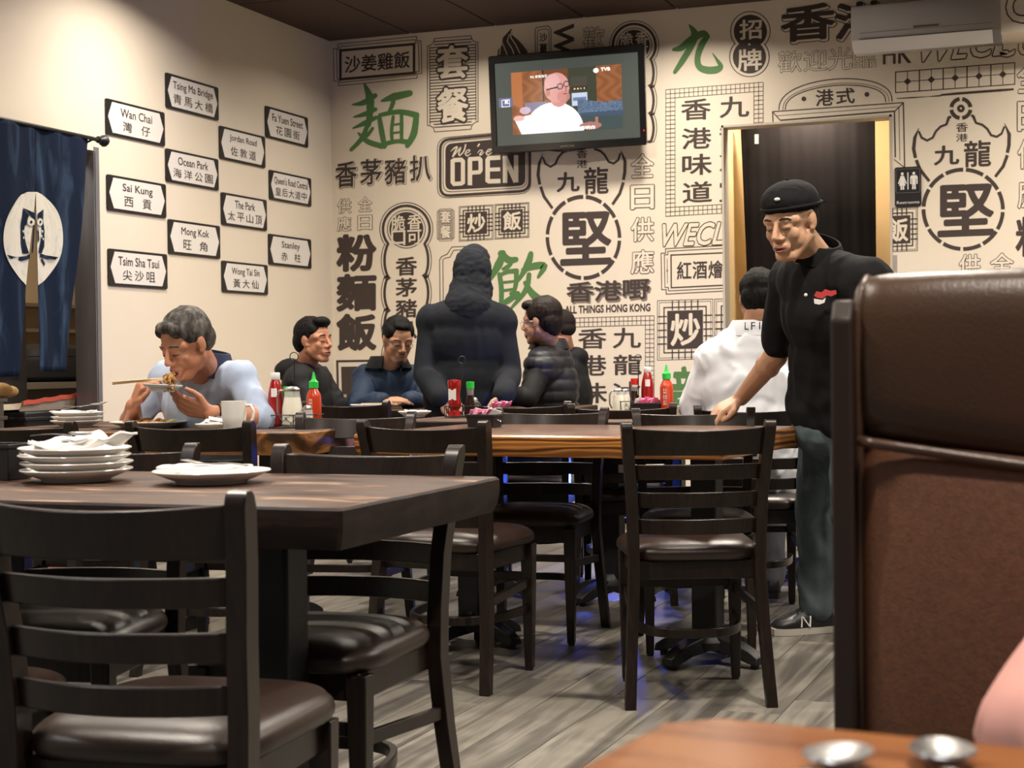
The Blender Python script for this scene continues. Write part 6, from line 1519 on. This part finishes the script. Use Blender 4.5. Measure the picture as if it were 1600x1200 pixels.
# --- man half hidden behind him
P = dict(head=J(872, 517, 9.30), neck=J(884, 556, 9.36), shA=J(872, 588, 9.2), shB=J(893, 590, 9.45), chest=J(886, 618, 9.35), elA=J(868, 640, 9.1), elB=J(880, 640, 9.4), wrA=J(840, 640, 9.1), wrB=J(850, 640, 9.35), w=.95)
P['pel'] = flat(J(890, 700, 9.4), .55); seated(P, CD(-.9, 0, -.1))
t = person('man with cropped hair in a dark jacket, half hidden behind the quilted vest', P, 'skin_a', .98, CD(-.85, -.05, -.35)); rt = P['root']
hair(t, P['head'], P['R'], .98, rt, [((0, -.018, .050), (.078, .092, .080)), ((0, -.05, .01), (.070, .060, .05))], 'hair_fade', amp=.001)
garment(P, 'jacket', 'blackjk', lambda mb: (torso(mb, P, .034), sleeves(mb, P, .015), mb.ball(P['neck']+CD(.6, 0, .3)*.055-UP*.01, (.085, .085, .065))), folds=(.009, 7, (1, 1, .5)), seed=8)
trousers(P, 'darktr'); shoes(P)
# --- seated man in the white jacket
P = dict(head=J(1188, 470, 6.62), neck=J(1178, 524, 6.62), shA=J(1116, 565, 6.62), shB=J(1238, 568, 6.62), chest=J(1176, 600, 6.62), elA=J(1086, 640, 6.72), elB=J(1262, 642, 6.78), wrA=J(1120, 655, 7.0), wrB=J(1225, 655, 7.0), w=1.10)
wj = WJ.location; P['pel'] = Vector((wj.x, wj.y, .56))+CD(0, 0, -1)*.0; seated(P, CD(.05, 0, -1))
t = person('man in a white jacket with collar lettering, seated with his back turned', P, 'skin_b', 1.02, CD(.25, -.25, -.95)); rt = P['root']
hair(t, P['head'], P['R'], 1.02, rt, H_SHORT, 'hair_black', amp=.003)
garment(P, 'white_jacket', 'whitejk', lambda mb: (torso(mb, P, .034, 1.0), sleeves(mb, P, .024, .95)), folds=(.017, 8, (1, 1, .7)), seed=11, smooth=8)
collar(P, 'collar', 'whitejk', .055, .078, th=.010, rb=.115)
mb = MB(); c_ = P['neck']-rt
for i, ch in enumerate('LFIN'):
    V, Fc, _, _ = fit(ch, 0, 0, 1); 
    def w_(a): an = -.45+i*.22+a*.14; u = 0.112; return CD(math.sin(an), 0, math.cos(an)*.92)*u
    mb.add([c_+w_(a*.25+.35 if ch == 'I' else a)+UP*(.022+.030*b) for a, b in V], Fc)
obj('lettering', mb, M['signblack'], t, None, recalc=False)
trousers(P, 'greyfab'); shoes(P, 'blackpl', 'blackpl')
# --- the waiter
P = dict(head=J(1236, 347, 5.42), neck=J(1272, 404, 5.55), shA=J(1236, 438, 5.72), shB=J(1357, 441, 5.36), chest=J(1300, 490, 5.58), elA=J(1212, 556, 5.84), elB=J(1385, 560, 5.30), wrA=J(1158, 622, 6.02), wrB=J(1350, 660, 5.2), w=1.10, pel=J(1312, 640, 5.72), mouth=.5)
P['fd'] = CD(-.85, 0, .25)
P['knA'] = J(1275, 790, 5.98); P['anA'] = flat(J(1275, 940, 6.02), .10); P['knB'] = J(1330, 800, 5.6); P['anB'] = flat(J(1400, 960, 5.62), .10)
P['handA'] = dict(d=(CD(-.80, -.42, .05), CD(-.25, .85, .3), CD(-.1, -.2, 1)), curl=(.55, .45, .4, .45), thc=.7, s=1.08, spread=.25)
P['handB'] = dict(d=(CD(-.1, -1, 0), CD(.6, 0, .6), CD(-.3, 0, .6)), curl=(.4,)*4, thc=.3)
t = person('waiter in a black polo shirt and backwards cap reaching for a chair back', P, 'skin_c', 1.07, CD(-.66, -.30, .70), vox=.0048); rt = P['root']; s = 1.07
face_parts(t, P['head'], P['R'], s, rt, 'eyed', .4)
hair(t, P['head'], P['R'], s, rt, [((0, -.025, .035), (.0775, .088, .070)), ((0, -.05, .0), (.068, .055, .05))], 'hair_fade', amp=.001)
def cap(mb):
    C, R = P['head'], P['R']; L = lambda x, y, z: C+R @ (Vector((x, y, z))*s); tl = R @ Matrix.Rotation(math.radians(6), 3, 'X')
    mb.ball(L(0, -.014, .066), (.087*s, .105*s, .066*s), 20, 14, tl); mb.ball(L(0, .040, .078), (.060*s, .048*s, .044*s), 14, 10, tl); mb.ball(L(0, -.05, .045), (.080*s, .066*s, .050*s), 14, 10, tl)
garment(P, 'cap', 'polo', cap, vox=.0045, folds=(.002, 18, (1, 1, 1)), smooth=6)
C, R = P['head'], P['R']; L_ = lambda x, y, z: C+R @ (Vector((x, y, z))*s)-rt
R2 = []
for i in range(9):
    x = -.060+.015*i; yb = -.098-.02*math.cos(x/.06*1.2); R2.append([L_(x, yb, .046-.10*x*x), L_(x*.9, -.165-.022*math.cos(x*14), .020-1.2*x*x), L_(x*.9, -.165-.022*math.cos(x*14), .016-1.2*x*x), L_(x, yb, .040-.10*x*x)])
obj('cap_band', MB().tube([P['head']+P['R'] @ Matrix.Rotation(math.radians(6), 3, 'X') @ (Vector((.0885*math.cos(a), -.014+.1065*math.sin(a), .050))*s)-rt for a in [2*PI*i/40 for i in range(41)]], .006, 8), M['polo'], t, 180)
obj('cap_button', MB().ball(L_(0, -.022, .131), .008, 8, 6), M['polo'], t, 180)
obj('cap_brim', MB().loft(R2), M['polo'], t, 60)
obj('cap_badge', MB().ball(L_(-.020, .083, .092), (.012, .006, .006), 8, 6, R).ball(L_(-.030, .072, .088), (.008, .005, .010), 8, 6, R).box(tuple(L_(.088, -.030, .040)-Vector((.008, .008, .005))), tuple(L_(.088, -.030, .040)+Vector((.008, .008, .005)))), M['paper'], t, 180)
def polo(mb): torso(mb, P, .022, 1.0, 1.0); sleeves(mb, P, .020, .0, .066, .062, .06)
garment(P, 'polo_shirt', 'polo', lambda mb: (torso(mb, P, .026), mb.ball(P['pel']+UP*.02, (.20, .165, .15)), [mb.cone(P['sh'+a], .080, P['sh'+a].lerp(P['el'+a], .80), .068, 16) for a in 'AB']), folds=(.008, 7, (1, 1, .5)), seed=3, vox=.008)
collar(P, 'collar', 'polo', .050, .082, gap=.5, rb=.112, th=.009, dr=.028, tilt=(P['head']-P['neck']).normalized()+UP*.5)
# chest emblem and button
ce_ = J(1289, 463, 5.375)-rt; ex = CD(.93, .06, .30)*.036; ey = CD(.03, .98, .1)*.024; fr_ = CD(-.28, 0, .95)
mb = MB()
def em(pts, mi, d): mb.add([ce_+ex*x+ey*y+fr_*d for x, y in pts], [tuple(range(len(pts)))], mi)
em([(-1, .2), (-.8, .8), (-.3, .6), (0, 1), (.5, .7), (1, .75), (1.1, .2), (.6, -.1), (.2, .1), (-.2, -.3), (-.7, -.1)], 0, .006); em([(-1, -.2), (-.2, -.5), (.1, -.2), (0, -.9), (-.5, -1.1), (-.95, -.9)], 1, .006)
obj('chest_emblem', mb, [mat('red_thread', (.50, .05, .05), .8), M['paper']], t, None, recalc=False)
obj('button', MB().ball(J(1259, 461, 5.40)-rt, .006, 8, 6), M['paper'], t, 180)
trousers(P, 'jeans', .010); shoes(P, 'blackpl', 'rubber')
# N on the shoe
an = P['anA']; x_ = P['fd'].cross(UP).normalized()
side = x_ if x_.dot(CD(0, 0, 1)) > 0 else -x_
b0_ = Vector((an.x, an.y, .0))-rt+side*.049
mb = MB(); u = P['fd']
for (p, q) in (((.085, .030), (.080, .068)), ((.080, .068), (.050, .030)), ((.050, .030), (.045, .070))): mb.tube([b0_+u*p[0]+UP*p[1], b0_+u*q[0]+UP*q[1]-side*.006], .0035, 5)
obj('letter_mark', mb, M['signwhite'], t, None)
mb = MB(); 
for i in range(4): mb.tube([Vector((an.x, an.y, 0))-rt+u*(.035+.022*i)+side*e*.026+UP*(.098-.009*i) for e in (-1, 0, 1)], .003, 5)
obj('laces', mb, M['paper'], t, None)
# --- pink sleeve of the person across our table
P = dict(head=J(2020, 380, 1.42), neck=J(2010, 660, 1.46), shA=J(1830, 870, 1.46), shB=J(2200, 870, 1.48), chest=J(2040, 1000, 1.5), elA=J(1632, 1150, 1.37), elB=J(2200, 1180, 1.4), wrA=J(1850, 1190, 1.18), wrB=J(2050, 1190, 1.18), w=.95)
P['pel'] = flat(J(2050, 1200, 1.52), .58); P['fd'] = CD(0, 0, 1); seated(P, CD(0, 0, 1), reach=.3)
t = person('person in a pink shirt cut off by the right edge, arm before the booth', P, 'skin_c', .98, CD(0, 0, 1), vox=.007); rt = P['root']
face_parts(t, P['head'], P['R'], .98, rt); hair(t, P['head'], P['R'], .98, rt, H_FULL, 'hair_black')
garment(P, 'pink_shirt', 'pinkshirt', lambda mb: (torso(mb, P, .02, .95), sleeves(mb, P, .006, .9, .058, .054, .045)), folds=(.006, 8, (1, 1, .5)))
trousers(P, 'darktr')

for o in bpy.data.objects:
    if o.name.split('.')[0] in ('lettering', 'caption', 'cap_badge', 'owl_print', 'laces'): o['kind'] = 'stuff'
